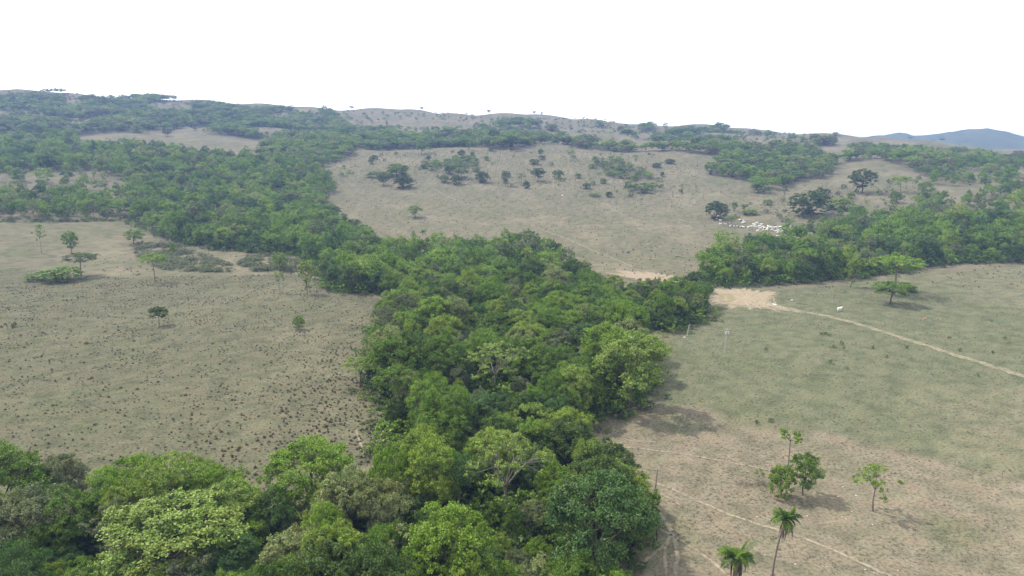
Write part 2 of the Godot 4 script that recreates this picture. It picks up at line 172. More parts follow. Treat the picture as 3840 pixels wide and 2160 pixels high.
const HERD := [Vector2(175.8, -586.8), Vector2(177.2, -579.8), Vector2(172.6, -564.0), Vector2(176.2, -562.5), Vector2(177.4, -553.8), Vector2(179.9, -552.2), Vector2(181.7, -550.7), Vector2(184.0, -549.1), Vector2(185.9, -547.5), Vector2(193.3, -579.6), Vector2(195.0, -576.8), Vector2(194.2, -570.3), Vector2(191.9, -567.9), Vector2(202.8, -565.1), Vector2(198.3, -559.7), Vector2(197.3, -553.8), Vector2(195.1, -546.5), Vector2(189.1, -545.7), Vector2(193.2, -549.7), Vector2(203.7, -557.5), Vector2(199.9, -550.4), Vector2(201.5, -547.1), Vector2(197.1, -540.3), Vector2(200.4, -541.3), Vector2(197.0, -533.0), Vector2(199.6, -534.1), Vector2(202.5, -539.5), Vector2(206.3, -549.4), Vector2(206.5, -546.3), Vector2(206.6, -543.3), Vector2(203.9, -533.4), Vector2(208.2, -541.5), Vector2(210.8, -544.1), Vector2(209.1, -536.9), Vector2(203.7, -526.2), Vector2(206.0, -527.2), Vector2(203.5, -520.6), Vector2(205.5, -521.7), Vector2(207.9, -524.1), Vector2(213.6, -543.5), Vector2(210.5, -532.2), Vector2(208.4, -531.1), Vector2(216.1, -543.1), Vector2(214.6, -535.9), Vector2(212.4, -529.0), Vector2(218.2, -538.2), Vector2(217.5, -533.4), Vector2(213.4, -526.6), Vector2(223.5, -546.0), Vector2(191.0, -529.8), Vector2(197.7, -506.0), Vector2(208.2, -515.8), Vector2(212.2, -513.8), Vector2(212.6, -508.5), Vector2(207.6, -500.5), Vector2(207.9, -495.7), Vector2(209.4, -493.1), Vector2(215.1, -504.4), Vector2(219.1, -512.9), Vector2(221.9, -519.3), Vector2(224.7, -527.1), Vector2(224.0, -531.4), Vector2(219.8, -522.3), Vector2(230.0, -536.0), Vector2(227.8, -526.7)]
const DARK_CATTLE := [Vector2(193.7, -576.9), Vector2(199.4, -537.0), Vector2(212.2, -537.2), Vector2(212.9, -550.3), Vector2(206.7, -497.8), Vector2(196.7, -600.7), Vector2(212.6, -519.2), Vector2(178.5, -564.8)]
const MOUND := [Vector2(-153.2, -236.6), Vector2(-156.3, -253.4), Vector2(-137.7, -239.8), Vector2(-126.5, -268.5), Vector2(-107.3, -235.7), Vector2(-98.9, -210.8), Vector2(-200.9, -262.3), Vector2(-218.4, -287.7), Vector2(-193.4, -318.7), Vector2(-104.7, -287.9), Vector2(-180.7, -261.9), Vector2(-114.4, -189.7), Vector2(-92.1, -182.6), Vector2(-108.9, -188.5), Vector2(-128.3, -198.6), Vector2(-179.1, -251.7)]
const SPOT := {
	"pole_transformer": Vector2(71.9, -222.1),
	"pole_short": Vector2(64.8, -244.3),
	"pole_wood": Vector2(26.8, -118.9),
	"cow_track": Vector2(139.0, -282.3),
	"calf": Vector2(114.9, -290.8),
	"cow_far": Vector2(52.5, -720.2),
	"cow_hidden": Vector2(74.0, -342.3),
	"horse_dark": Vector2(77.1, -448.9),
	"horse_brown": Vector2(82.6, -460.6),
	"trough": Vector2(75.8, -446.0),
	"palm_tall": Vector2(42.6, -100.0),
	"palm_short": Vector2(32.6, -90.6),
	"stump": Vector2(25.7, -110.0),
	"snag": Vector2(-214.1, -377.9),
	"log": Vector2(128.6, -295.9),
	"boulder": Vector2(127.3, -302.8),
	"brush": Vector2(49.9, -131.4),
	"rubble": Vector2(168.2, -269.9),
	"stone_pole": Vector2(63.2, -241.4),
}
const FENCE := [Vector2(14.6, -155.9), Vector2(19.8, -158.4), Vector2(28.0, -166.8), Vector2(37.8, -174.6), Vector2(45.2, -178.5), Vector2(53.6, -173.1), Vector2(61.5, -168.2), Vector2(69.1, -163.7), Vector2(76.6, -158.5), Vector2(80.0, -154.5), Vector2(85.1, -152.4), Vector2(90.8, -147.2), Vector2(94.3, -144.2), Vector2(99.5, -139.6), Vector2(103.1, -137.1), Vector2(106.4, -132.7), Vector2(110.0, -128.6), Vector2(113.3, -124.7)]
const FAR_FENCE := [Vector2(-16.9, -772.5), Vector2(14.1, -762.4), Vector2(48.2, -744.4), Vector2(81.2, -731.9), Vector2(112.6, -715.4), Vector2(142.5, -699.2), Vector2(168.9, -674.3), Vector2(187.2, -629.3), Vector2(203.7, -591.2), Vector2(221.9, -566.5), Vector2(237.9, -542.0)]
const PALE_STONES := [Vector2(69.8, -127.3), Vector2(65.9, -126.7), Vector2(63.0, -119.0), Vector2(63.4, -118.3), Vector2(67.5, -116.4), Vector2(65.9, -121.1), Vector2(43.5, -105.9), Vector2(56.4, -119.2), Vector2(67.5, -131.7), Vector2(68.9, -131.0), Vector2(58.9, -102.2), Vector2(59.9, -101.4), Vector2(64.3, -102.1), Vector2(47.7, -103.4), Vector2(46.6, -118.5)]
const SMALL_SHRUBS := [Vector2(87.2, -225.2), Vector2(115.4, -245.8), Vector2(116.9, -246.3), Vector2(117.4, -244.2), Vector2(103.1, -211.8), Vector2(105.5, -206.0), Vector2(137.8, -229.4), Vector2(144.3, -202.0), Vector2(160.2, -241.5), Vector2(116.9, -233.2), Vector2(112.6, -229.9), Vector2(114.8, -227.2), Vector2(125.7, -228.8), Vector2(125.1, -218.7), Vector2(164.0, -223.8), Vector2(180.9, -241.8), Vector2(178.6, -236.6), Vector2(154.5, -226.6), Vector2(61.9, -162.3), Vector2(66.1, -163.6), Vector2(194.7, -268.9)]
const MOUNTAIN := [Vector3(1156, 100, -2384), Vector3(1200, 111, -2363), Vector3(1258, 119, -2332), Vector3(1302, 121, -2308), Vector3(1319, 113, -2299), Vector3(1369, 115, -2269), Vector3(1430, 129, -2231), Vector3(1488, 134, -2193), Vector3(1531, 122, -2163), Vector3(1566, 109, -2138), Vector3(1629, 116, -2090), Vector3(1702, 97, -2031), Vector3(1793, 80, -1951), Vector3(1905, 72, -1842)]

const EYE := Vector3(0.0, 68.0, 0.0)
# base colours of foliage, linear
const HUE := {
	"deep": Color(0.058, 0.100, 0.015), "mid": Color(0.106, 0.176, 0.018), "bright": Color(0.146, 0.232, 0.021), "light": Color(0.184, 0.255, 0.044),
	"yellow": Color(0.196, 0.262, 0.032), "grey": Color(0.130, 0.150, 0.072), "pale": Color(0.215, 0.240, 0.095), "blue": Color(0.068, 0.128, 0.030), "dry": Color(0.165, 0.135, 0.080),
}
var rng := RandomNumberGenerator.new()
var taken := {}
var grid_x: PackedFloat32Array
var grid_z: PackedFloat32Array
var grid_y: PackedFloat32Array
var leaf_mat := {}
var bark_mat := {}
var forms := {}
var patch_noise := FastNoiseLite.new()
var fine_noise := FastNoiseLite.new()


# ---------------------------------------------------------------- mesh collecting
class Geo:
	var v := PackedVector3Array()
	var n := PackedVector3Array()
	var c := PackedColorArray()
	var u := PackedVector2Array()
	var i := PackedInt32Array()

	func tri(a: Vector3, b: Vector3, d: Vector3, col: Color) -> void:
		var k := v.size()
		var nn := (d - a).cross(b - a).normalized()
		for p in [a, b, d]:
			v.append(p)
			n.append(nn)
			c.append(col)
		i.append_array([k, k + 1, k + 2])

	func quad(a: Vector3, b: Vector3, d: Vector3, e: Vector3, col: Color) -> void:
		tri(a, b, d, col)
		tri(a, d, e, col)

	func leaf(at: Vector3, nn: Vector3, t: Vector3, length: float, wide: float, col: Color) -> void:
		var b := nn.cross(t)
		var k := v.size()
		v.append(at - t * (length * 0.5) - nn * (length * 0.08))
		v.append(at + b * (wide * 0.5))
		v.append(at + t * (length * 0.5) - nn * (length * 0.14))
		v.append(at - b * (wide * 0.5))
		n.append((nn - t * 0.2).normalized())
		n.append((nn + b * 0.3).normalized())
		n.append((nn + t * 0.3).normalized())
		n.append((nn - b * 0.3).normalized())
		for q in 4:
			c.append(col)
		i.append_array([k, k + 1, k + 2, k, k + 2, k + 3])

	func tube(pts: Array, radii: Array, sides: int, col: Color, cap := true) -> void:
		var k := v.size()
		for q in pts.size():
			var dir: Vector3 = (pts[mini(q + 1, pts.size() - 1)] - pts[maxi(q - 1, 0)]).normalized()
			var s := dir.cross(Vector3.UP if absf(dir.y) < 0.9 else Vector3.RIGHT).normalized()
			var w := dir.cross(s)
			for a in sides:
				var an := TAU * a / sides
				var o := s * cos(an) + w * sin(an)
				v.append(pts[q] + o * radii[q])
				n.append(o)
				c.append(col)
		for q in pts.size() - 1:
			for a in sides:
				var a0 := k + q * sides + a
				var a1 := k + q * sides + (a + 1) % sides
				i.append_array([a0, a0 + sides, a1, a1, a0 + sides, a1 + sides])
		if cap:
			var e := v.size()
			var last: int = pts.size() - 1
			v.append(pts[last])
			n.append((pts[last] - pts[last - 1]).normalized())
			c.append(col)
			for a in sides:
				i.append_array([e, k + last * sides + (a + 1) % sides, k + last * sides + a])

	func mesh(uvs := false) -> ArrayMesh:
		var arr := []
		arr.resize(Mesh.ARRAY_MAX)
		arr[Mesh.ARRAY_VERTEX] = v
		arr[Mesh.ARRAY_NORMAL] = n
		arr[Mesh.ARRAY_COLOR] = c
		if uvs:
			arr[Mesh.ARRAY_TEX_UV] = u
		arr[Mesh.ARRAY_INDEX] = i
		var m := ArrayMesh.new()
		m.add_surface_from_arrays(Mesh.PRIMITIVE_TRIANGLES, arr)
		return m


# ---------------------------------------------------------------- naming
func numbered(called: String) -> String:
	if not taken.has(called):
		taken[called] = 0
		return called
	taken[called] += 1
	return "%s_%03d" % [called, taken[called]]


func tag(o: Node, label: String, category := "", group := "", kind := "") -> void:
	o.set_meta("label", label)
	if category:
		o.set_meta("category", category)
	if group:
		o.set_meta("group", group)
	if kind:
		o.set_meta("kind", kind)


func thing(called: String, at: Vector3, label: String, category: String, group := "") -> Node3D:
	var o := Node3D.new()
	o.name = numbered(called)
	add_child(o)
	o.position = at
	tag(o, label, category, group)
	return o


func part(called: String, m: Mesh, mat: Material, parent: Node) -> MeshInstance3D:
	var o := MeshInstance3D.new()
	o.name = called if parent != self else numbered(called)
	o.mesh = m
	o.material_override = null
	for s in m.get_surface_count():
		o.set_surface_override_material(s, mat)
	parent.add_child(o, true)
	return o


# ---------------------------------------------------------------- terrain
func profile(row: Array, d: float) -> float:
	var k := clampi(REACH.bsearch(d, false) - 1, 0, REACH.size() - 2)
	var t := clampf((d - REACH[k]) / (REACH[k + 1] - REACH[k]), 0.0, 1.0)
	return lerpf(row[k], row[k + 1], t)


func land(x: float, z: float) -> float:
	var d := sqrt(x * x + z * z)
	var a := atan2(x, -z)
	var k := clampi(AZIMUTH.bsearch(a, false) - 1, 0, AZIMUTH.size() - 2)
	var t: float = clampf((a - AZIMUTH[k]) / (AZIMUTH[k + 1] - AZIMUTH[k]), 0.0, 1.0)
	t = t * t * (3.0 - 2.0 * t)
	var y := lerpf(profile(RISE[k], d), profile(RISE[k + 1], d), t)
	var m := smoothstep(620.0, 1300.0, d)
	var far := sin(x * 0.021 + 1.3) * sin(z * 0.017 + 0.4) * 4.5 + sin(x * 0.043 - z * 0.031) * 2.2 + sin(x * 0.011 + z * 0.037 + 2.0) * 3.0
	var near := sin(x * 0.05 + 0.7) * sin(z * 0.041) * 0.45 + sin(x * 0.017 + z * 0.023) * 0.5
	return y + m * far + near * (1.0 - m)


func ground_at(x: float, z: float) -> float:
	var i := clampi(grid_x.bsearch(x, false) - 1, 0, grid_x.size() - 2)
	var j := clampi(grid_z.bsearch(z, false) - 1, 0, grid_z.size() - 2)
	var s := (x - grid_x[i]) / (grid_x[i + 1] - grid_x[i])
	var t := (z - grid_z[j]) / (grid_z[j + 1] - grid_z[j])
	var w := grid_x.size()
	var a := grid_y[j * w + i]
	var b := grid_y[j * w + i + 1]
	var c := grid_y[(j + 1) * w + i]
	var d := grid_y[(j + 1) * w + i + 1]
	if s + t <= 1.0:
		return a + (b - a) * s + (c - a) * t
	return d + (c - d) * (1.0 - s) + (b - d) * (1.0 - t)


func on_ground(p: Vector2, up := 0.0) -> Vector3:
	return Vector3(p.x, ground_at(p.x, p.y) + up, p.y)


func inside(p: Vector2, area: String) -> bool:
	return Geometry2D.is_point_in_polygon(p, areas[area])


var areas := {}


func soil_color(x: float, z: float) -> Color:
	var d := sqrt(x * x + z * z)
	var j := Vector2(x + fine_noise.get_noise_2d(x * 1.5, z * 1.5) * 5.0, z + fine_noise.get_noise_2d(z * 1.5 + 91.0, x * 1.5) * 5.0)
	var big := patch_noise.get_noise_2d(x, z)
	var small := patch_noise.get_noise_2d(x * 5.0 + 300.0, z * 5.0)
	var tiny := fine_noise.get_noise_2d(x * 6.0, z * 6.0)
	var base: Color
	var green := Color(0.080, 0.095, 0.052)
	var pale := Color(0.172, 0.152, 0.116)
	var g := 0.0
	var p := 0.0
	var k1 := Vector2(x, z).lerp(j, 0.22)
	if inside(k1, "brown_tufts"):
		base = Color(0.150, 0.132, 0.104)
		g = smoothstep(0.22, 0.55, small) * 0.50
		p = smoothstep(0.0, 0.5, big) * 0.40
	elif inside(k1, "east_tufts"):
		base = Color(0.105, 0.110, 0.074)
		g = smoothstep(0.05, 0.5, small) * 0.30
		p = smoothstep(0.10, 0.5, big) * 0.32
	elif inside(j, "hummocks"):
		base = Color(0.098, 0.096, 0.068)
		g = smoothstep(0.1, 0.5, small) * 0.36
		p = smoothstep(0.1, 0.55, big) * 0.25 + (0.30 * smoothstep(-0.35, 0.3, big + small) if inside(j, "dense_hummocks") else 0.0)
	else:
		base = Color(0.122, 0.113, 0.084)
		var mid := patch_noise.get_noise_2d(x * 2.3 - 150.0, z * 2.3)
		g = smoothstep(0.05, 0.5, small) * 0.36 + smoothstep(0.15, 0.45, mid) * 0.28
		p = smoothstep(0.05, 0.5, -mid) * 0.45
	var c := base.lerp(green, clampf(g, 0.0, 1.0)).lerp(pale, clampf(p, 0.0, 1.0))
	var k := 1.0 + tiny * 0.26
	return Color(c.r * k, c.g * k, c.b * k)


func lines(from: float, to: float, least: float, rate: float, clear: float) -> PackedFloat32Array:
	var out := PackedFloat32Array([0.0])
	var t := 0.0
	while t < to:
		t += maxf(least, (t - clear) * rate)
		out.append(t)
	t = 0.0
	while t > from:
		t -= maxf(least, (-t - clear) * rate)
		out.append(t)
	out.sort()
	return out


func noise_texture(seed_: int, freq: float, octaves: int, size: int, ramp: Array, kind := FastNoiseLite.TYPE_SIMPLEX_SMOOTH) -> NoiseTexture2D:
	var t := NoiseTexture2D.new()
	t.width = size
	t.height = size
	t.seamless = true
	t.noise = FastNoiseLite.new()
	t.noise.noise_type = kind
	t.noise.seed = seed_
	t.noise.frequency = freq
	t.noise.fractal_octaves = octaves
	if ramp:
		var g := Gradient.new()
		g.offsets = PackedFloat32Array(ramp[0])
		g.colors = PackedColorArray(ramp[1])
		t.color_ramp = g
	return t


func build_ground() -> void:
	grid_x = lines(-7000.0, 7000.0, 2.5, 0.022, 30.0)
	grid_z = lines(-9500.0, 700.0, 2.5, 0.014, 110.0)
	var w := grid_x.size()
	var h := grid_z.size()
	var v := PackedVector3Array()
	var n := PackedVector3Array()
	var c := PackedColorArray()
	var u := PackedVector2Array()
	var u2 := PackedVector2Array()
	var idx := PackedInt32Array()
	grid_y.resize(w * h)
	for j in h:
		for i in w:
			var x := grid_x[i]
			var z := grid_z[j]
			var y := land(x, z)
			grid_y[j * w + i] = y
			v.append(Vector3(x, y, z))
			u.append(Vector2(x, z) / 41.0)
			u2.append(Vector2(x * 0.94 + z * 0.34, z * 0.94 - x * 0.34) / 187.0)
			c.append(soil_color(x, z))
	for j in h:
		for i in w:
			var i0 := maxi(i - 1, 0)
			var i1 := mini(i + 1, w - 1)
			var j0 := maxi(j - 1, 0)
			var j1 := mini(j + 1, h - 1)
			var dx := (grid_y[j * w + i1] - grid_y[j * w + i0]) / (grid_x[i1] - grid_x[i0])
			var dz := (grid_y[j1 * w + i] - grid_y[j0 * w + i]) / (grid_z[j1] - grid_z[j0])
			n.append(Vector3(-dx, 1.0, -dz).normalized())
	for j in h - 1:
		for i in w - 1:
			var k := j * w + i
			idx.append_array([k, k + 1, k + w, k + 1, k + w + 1, k + w])
	var arr := []
	arr.resize(Mesh.ARRAY_MAX)
	arr[Mesh.ARRAY_VERTEX] = v
	arr[Mesh.ARRAY_NORMAL] = n
	arr[Mesh.ARRAY_COLOR] = c
	arr[Mesh.ARRAY_TEX_UV] = u
	arr[Mesh.ARRAY_TEX_UV2] = u2
	arr[Mesh.ARRAY_INDEX] = idx
	var m := ArrayMesh.new()
	m.add_surface_from_arrays(Mesh.PRIMITIVE_TRIANGLES, arr)
	var o := part("ground", m, soil_mat, self)
	tag(o, "dry grazed pasture rolling up to bare hills", "", "", "structure")


var soil_mat: StandardMaterial3D
var trail_mat: StandardMaterial3D


func make_soil() -> void:
	soil_mat = StandardMaterial3D.new()
	soil_mat.resource_name = "dry_grass"
	soil_mat.vertex_color_use_as_albedo = true
	soil_mat.roughness = 1.0
	soil_mat.metallic_specular = 0.1
	soil_mat.albedo_texture = noise_texture(3, 0.045, 5, 1024, [[0.0, 0.38, 0.5, 0.62, 1.0], [Color(0.72, 0.73, 0.70), Color(0.88, 0.89, 0.86), Color(0.95, 0.95, 0.94), Color(1.0, 0.99, 0.97), Color(1, 1, 1)]])
	soil_mat.detail_enabled = true
	soil_mat.detail_blend_mode = BaseMaterial3D.BLEND_MODE_MUL
	soil_mat.detail_uv_layer = BaseMaterial3D.DETAIL_UV_2
	soil_mat.detail_albedo = noise_texture(8, 0.02, 6, 1024, [[0.0, 0.42, 0.6, 1.0], [Color(0.82, 0.84, 0.80), Color(0.95, 0.96, 0.93), Color(1, 0.99, 0.97), Color(1, 0.97, 0.94)]])
	soil_mat.heightmap_enabled = true
	soil_mat.heightmap_scale = 15.0
	soil_mat.heightmap_texture = noise_texture(21, 0.03, 5, 1024, [])
	trail_mat = StandardMaterial3D.new()
	trail_mat.resource_name = "bare_soil"
	trail_mat.vertex_color_use_as_albedo = true
	trail_mat.roughness = 1.0
	trail_mat.metallic_specular = 0.1
	trail_mat.uv1_triplanar = true
	trail_mat.uv1_world_triplanar = true
	trail_mat.uv1_scale = Vector3.ONE / 17.0
	trail_mat.albedo_texture = noise_texture(5, 0.03, 5, 512, [[0.0, 0.4, 0.6, 1.0], [Color(0.75, 0.74, 0.72), Color(0.92, 0.92, 0.91), Color(1, 1, 1), Color(1, 1, 1)]])


func resample(pts: Array, step: float) -> PackedVector2Array:
	var cu := Curve2D.new()
	for k in pts.size():
		var a: Vector2 = pts[maxi(k - 1, 0)]
		var b: Vector2 = pts[mini(k + 1, pts.size() - 1)]
		cu.add_point(pts[k], (a - b) / 6.0, (b - a) / 6.0)
	cu.bake_interval = step
	return cu.get_baked_points()


func build_trail(called: String, width: float, pts: Array, label: String, ruts: bool, pale: Color) -> void:
	var line := resample(pts, 1.2)
	var geo := Geo.new()
	var across := [-1.0, -0.72, -0.3, 0.0, 0.3, 0.72, 1.0]
	var kept := [0.0, 0.75, 0.95, 0.15, 0.95, 0.75, 0.0] if ruts else [0.0, 0.45, 0.9, 1.0, 0.9, 0.45, 0.0]
	for k in line.size():
		var dir := (line[mini(k + 1, line.size() - 1)] - line[maxi(k - 1, 0)]).normalized()
		var side := Vector2(-dir.y, dir.x)
		var wob := fine_noise.get_noise_2d(k * 4.0, width * 77.0)
		var mid := line[k] + side * wob * width * 0.45
		var fade := clampf((0.72 if ruts else 0.6) + fine_noise.get_noise_2d(k * 5.0 + 500.0, width * 31.0) * 1.0, 0.18, 1.0)
		var wide := width * (0.62 + 0.3 * fine_noise.get_noise_2d(k * 7.0, 40.0 + width * 9.0))
		for a in across.size():
			var p: Vector2 = mid + side * (across[a] * wide * (1.0 + 0.25 * fine_noise.get_noise_2d(k * 19.0 + a * 50.0, 3.0)))
			var far := p.length()
			geo.v.append(on_ground(p, 0.03 + far * 0.00012))
			geo.n.append(Vector3.UP)
			geo.c.append(soil_color(p.x, p.y).lerp(pale, kept[a] * fade))
	var w := across.size()
	for k in line.size() - 1:
		for a in w - 1:
			var q := k * w + a
			geo.i.append_array([q, q + w, q + 1, q + 1, q + w, q + w + 1])
	var o := part(called, geo.mesh(), trail_mat, self)
	tag(o, label, "", "", "structure")


func build_patch(called: String, area: String, up: float, color: Color, label: String, edge: float) -> void:
	var pts: PackedVector2Array = resample(AREA[area] + [AREA[area][0]], 1.5)
	var mid := Vector2.ZERO
	for p in pts:
		mid += p / pts.size()
	var geo := Geo.new()
	var rings := 7
	for r in rings:
		var t := float(r) / (rings - 1)
		for k in pts.size():
			var q := k % (pts.size() - 1)
			var s := 1.0 + edge * fine_noise.get_noise_2d(q * 14.0, 7.0)
			var p := mid + (pts[q] - mid) * (t * s)
			geo.v.append(on_ground(p, up + 0.02 * (1.0 - t)))
			geo.n.append(Vector3.UP)
			var k2 := 1.0 + 0.25 * fine_noise.get_noise_2d(p.x * 9.0, p.y * 9.0)
			var col := Color(color.r * k2, color.g * k2, color.b * k2)
			geo.c.append(col.lerp(soil_color(p.x, p.y), 1.0 if t > 0.99 else 0.0))
	var w := pts.size()
	for r in rings - 1:
		for k in w - 1:
			var q := r * w + k
			geo.i.append_array([q, q + w, q + 1, q + 1, q + w, q + w + 1])
	var o := part(called, geo.mesh(), trail_mat, self)
	tag(o, label, "", "", "structure")


# ---------------------------------------------------------------- materials
func plain(called: String, color: Color, rough := 0.9, metal := 0.0) -> StandardMaterial3D:
	var m := StandardMaterial3D.new()
	m.resource_name = called
	m.albedo_color = color.linear_to_srgb()
	m.roughness = rough
	m.metallic = metal
	m.metallic_specular = 0.3
	m.vertex_color_use_as_albedo = true
	return m


func foliage(hue: String) -> StandardMaterial3D:
	if not leaf_mat.has(hue):
		var m := plain("foliage_" + hue, HUE[hue] if hue != "tinted" else Color.WHITE, 0.48)
		m.metallic_specular = 0.32
		m.backlight_enabled = true
		m.backlight = Color(0.66, 0.80, 0.24)
		leaf_mat[hue] = m
	return leaf_mat[hue]


func bark(kind: String) -> StandardMaterial3D:
	if not bark_mat.has(kind):
		bark_mat[kind] = plain("bark_" + kind, {"brown": Color(0.105, 0.085, 0.062), "grey": Color(0.17, 0.15, 0.13), "pale": Color(0.18, 0.162, 0.138)}[kind], 0.95)
		bark_mat[kind].uv1_triplanar = true
		bark_mat[kind].uv1_scale = Vector3.ONE * 0.6
		bark_mat[kind].albedo_texture = bark_tex
	return bark_mat[kind]


var bark_tex: Texture2D


# ---------------------------------------------------------------- trees
func around() -> Vector3:
	var y := rng.randf_range(-1.0, 1.0)
	var a := rng.randf() * TAU
	var r := sqrt(1.0 - y * y)
	return Vector3(r * cos(a), y, r * sin(a))


func clump(geo: Geo, at: Vector3, rc: float, flat: float, count: int, length: float, heart: Vector3, per := 22) -> void:
	var tone := rng.randf_range(0.78, 1.22)
	var warm := rng.randf_range(-0.10, 0.14)
	var out := (at - heart).normalized()
	# each clump is a handful of leaf bunches with gaps between them
	var bunches := maxi(3, count / per)
	for m in bunches:
		var d := around()
		if rng.randf() < 0.74:
			d.y = absf(d.y)
		var r := pow(rng.randf(), 0.35)
		var mid := at + Vector3(d.x * rc, d.y * rc * flat, d.z * rc) * r
		mid.y -= (d.x * d.x + d.z * d.z) * r * r * rc * 0.25
		var face := (d * 0.55 + Vector3.UP * 0.55 + out * 0.3 + around() * 0.35).normalized()
		var own := tone * rng.randf_range(0.68, 1.32)
		for k in count / bunches:
			var o := around() * pow(rng.randf(), 0.5) * rc * 0.42
			o.y *= 0.6
			var nn := (face + around() * 0.75).normalized()
			var t := nn.cross(around()).normalized()
			if t.length() < 0.5:
				continue
			var s := rng.randf_range(0.65, 1.3) * length
			var b := own * rng.randf_range(0.5, 1.45) * (1.7 if rng.randf() < 0.05 else 1.0)
			geo.leaf(mid + o, nn, t, s, s * rng.randf_range(0.5, 0.72), Color(b * (1.0 + warm), b, b * (1.0 - warm)))


func limb(geo: Geo, a: Vector3, b: Vector3, r0: float, r1: float, sag: float, sides: int) -> void:
	var mid := a.lerp(b, 0.5) + Vector3(rng.randf_range(-1, 1), sag, rng.randf_range(-1, 1)) * a.distance_to(b) * 0.12
	var pts := []
	var rad := []
	for k in 5:
		var t := k / 4.0
		pts.append(a.lerp(mid, t).lerp(mid.lerp(b, t), t))
		rad.append(lerpf(r0, r1, t))
	geo.tube(pts, rad, sides, Color.WHITE)


# d: H height, R reach, yc height of the widest part, up, down, n clumps, rc clump radius, flat, leaves per clump, leaf length, trunk radius, lean, limbs shown
func make_tree(d: Dictionary, seed_: int) -> Dictionary:
	rng.seed = seed_
	var wood := Geo.new()
	var green := Geo.new()
	var shape := FastNoiseLite.new()
	shape.seed = seed_
	shape.frequency = 0.9
	var lean: Vector3 = Vector3(rng.randf_range(-1, 1), 0, rng.randf_range(-1, 1)) * d.get("lean", 0.05) * d.H
	var yc: float = d.yc * d.H
	var fork: Vector3 = Vector3(lean.x * 0.5, yc - d.down * d.H * 0.8, lean.z * 0.5)
	fork.y = maxf(fork.y, 0.18 * d.H)
	var heart: Vector3 = Vector3(lean.x, yc - d.down * d.H * 0.5, lean.z)
	var stems: int = d.get("stems", 1)
	for s in stems:
		var foot: Vector3 = Vector3.ZERO if stems == 1 else Vector3(cos(s * 2.4), 0, sin(s * 2.4)) * 0.18 * d.R
		var bend: Vector3 = Vector3(rng.randf_range(-1, 1), 0, rng.randf_range(-1, 1)) * d.tr * 1.2
		var pts := [foot + Vector3(0, -0.4, 0), foot + Vector3(0, 0.25, 0), foot.lerp(fork, 0.5) + bend, fork]
		wood.tube(pts, [d.tr * 1.7, d.tr * 1.15, d.tr * 0.9, d.tr * 0.75], 7, Color.WHITE, false)
	# where the leaf clumps sit
	var spots: Array[Vector3] = []
	var tries := 0
	while spots.size() < d.n and tries < d.n * 40:
		tries += 1
		var a := around()
		if rng.randf() < 0.6:
			a.y = absf(a.y)
		var k := 1.0 + 0.34 * shape.get_noise_3d(a.x * 1.6, a.y * 1.6, a.z * 1.6)
		if rng.randf() < 0.16:
			k *= rng.randf_range(0.45, 0.8)
		var p: Vector3 = Vector3(lean.x, yc, lean.z) + Vector3(a.x * d.R, a.y * (d.up if a.y > 0.0 else d.down) * d.H, a.z * d.R) * k
		if p.y < 0.05 * d.H:
			continue
		var near := false
		for q in spots:
			if Vector3((q.x - p.x), (q.y - p.y) / d.flat * 0.8, q.z - p.z).length() < d.rc * 0.95:
				near = true
				break
		if not near:
			spots.append(p)
	# main limbs and the twigs that carry the clumps
	var joints: Array[Vector3] = []
	var nl: int = d.get("limbs", 5)
	for k in nl:
		var an := TAU * (k + rng.randf_range(-0.3, 0.3)) / nl
		var e: Vector3 = Vector3(lean.x + cos(an) * d.R * 0.5, yc + rng.randf_range(-0.05, 0.45) * d.up * d.H, lean.z + sin(an) * d.R * 0.5)
		limb(wood, fork, e, d.tr * 0.62, d.tr * 0.3, 0.6, 6)
		joints.append(e)
		joints.append(fork.lerp(e, 0.6))
	var e_top: Vector3 = Vector3(lean.x, yc + d.up * d.H * 0.55, lean.z)
	limb(wood, fork, e_top, d.tr * 0.62, d.tr * 0.25, 0.0, 6)
	joints.append(e_top)
	for p in spots:
		var best := joints[0]
		for q in joints:
			if q.distance_squared_to(p) < best.distance_squared_to(p):
				best = q
		limb(wood, best, p + Vector3(0, -d.rc * d.flat * 0.3, 0), d.tr * d.get("twig", 0.22), d.tr * 0.07, 0.3, 4)
		if d.has("twigs"):
			for t in d.twigs:
				var o := around()
				o.y = absf(o.y) * 0.7
				limb(wood, best.lerp(p, rng.randf_range(0.4, 1.0)), p + o * d.rc * 1.5, d.tr * 0.09, d.tr * 0.03, 0.1, 3)
		if rng.randf() < d.get("leafy", 1.0):
			clump(green, p, d.rc * rng.randf_range(0.75, 1.3), d.flat, int(d.leaves * rng.randf_range(0.8, 1.2)), d.leaf, heart, d.get("per", 22))
	return {"wood": wood.mesh(), "crown": green.mesh(), "H": d.H, "R": d.R}


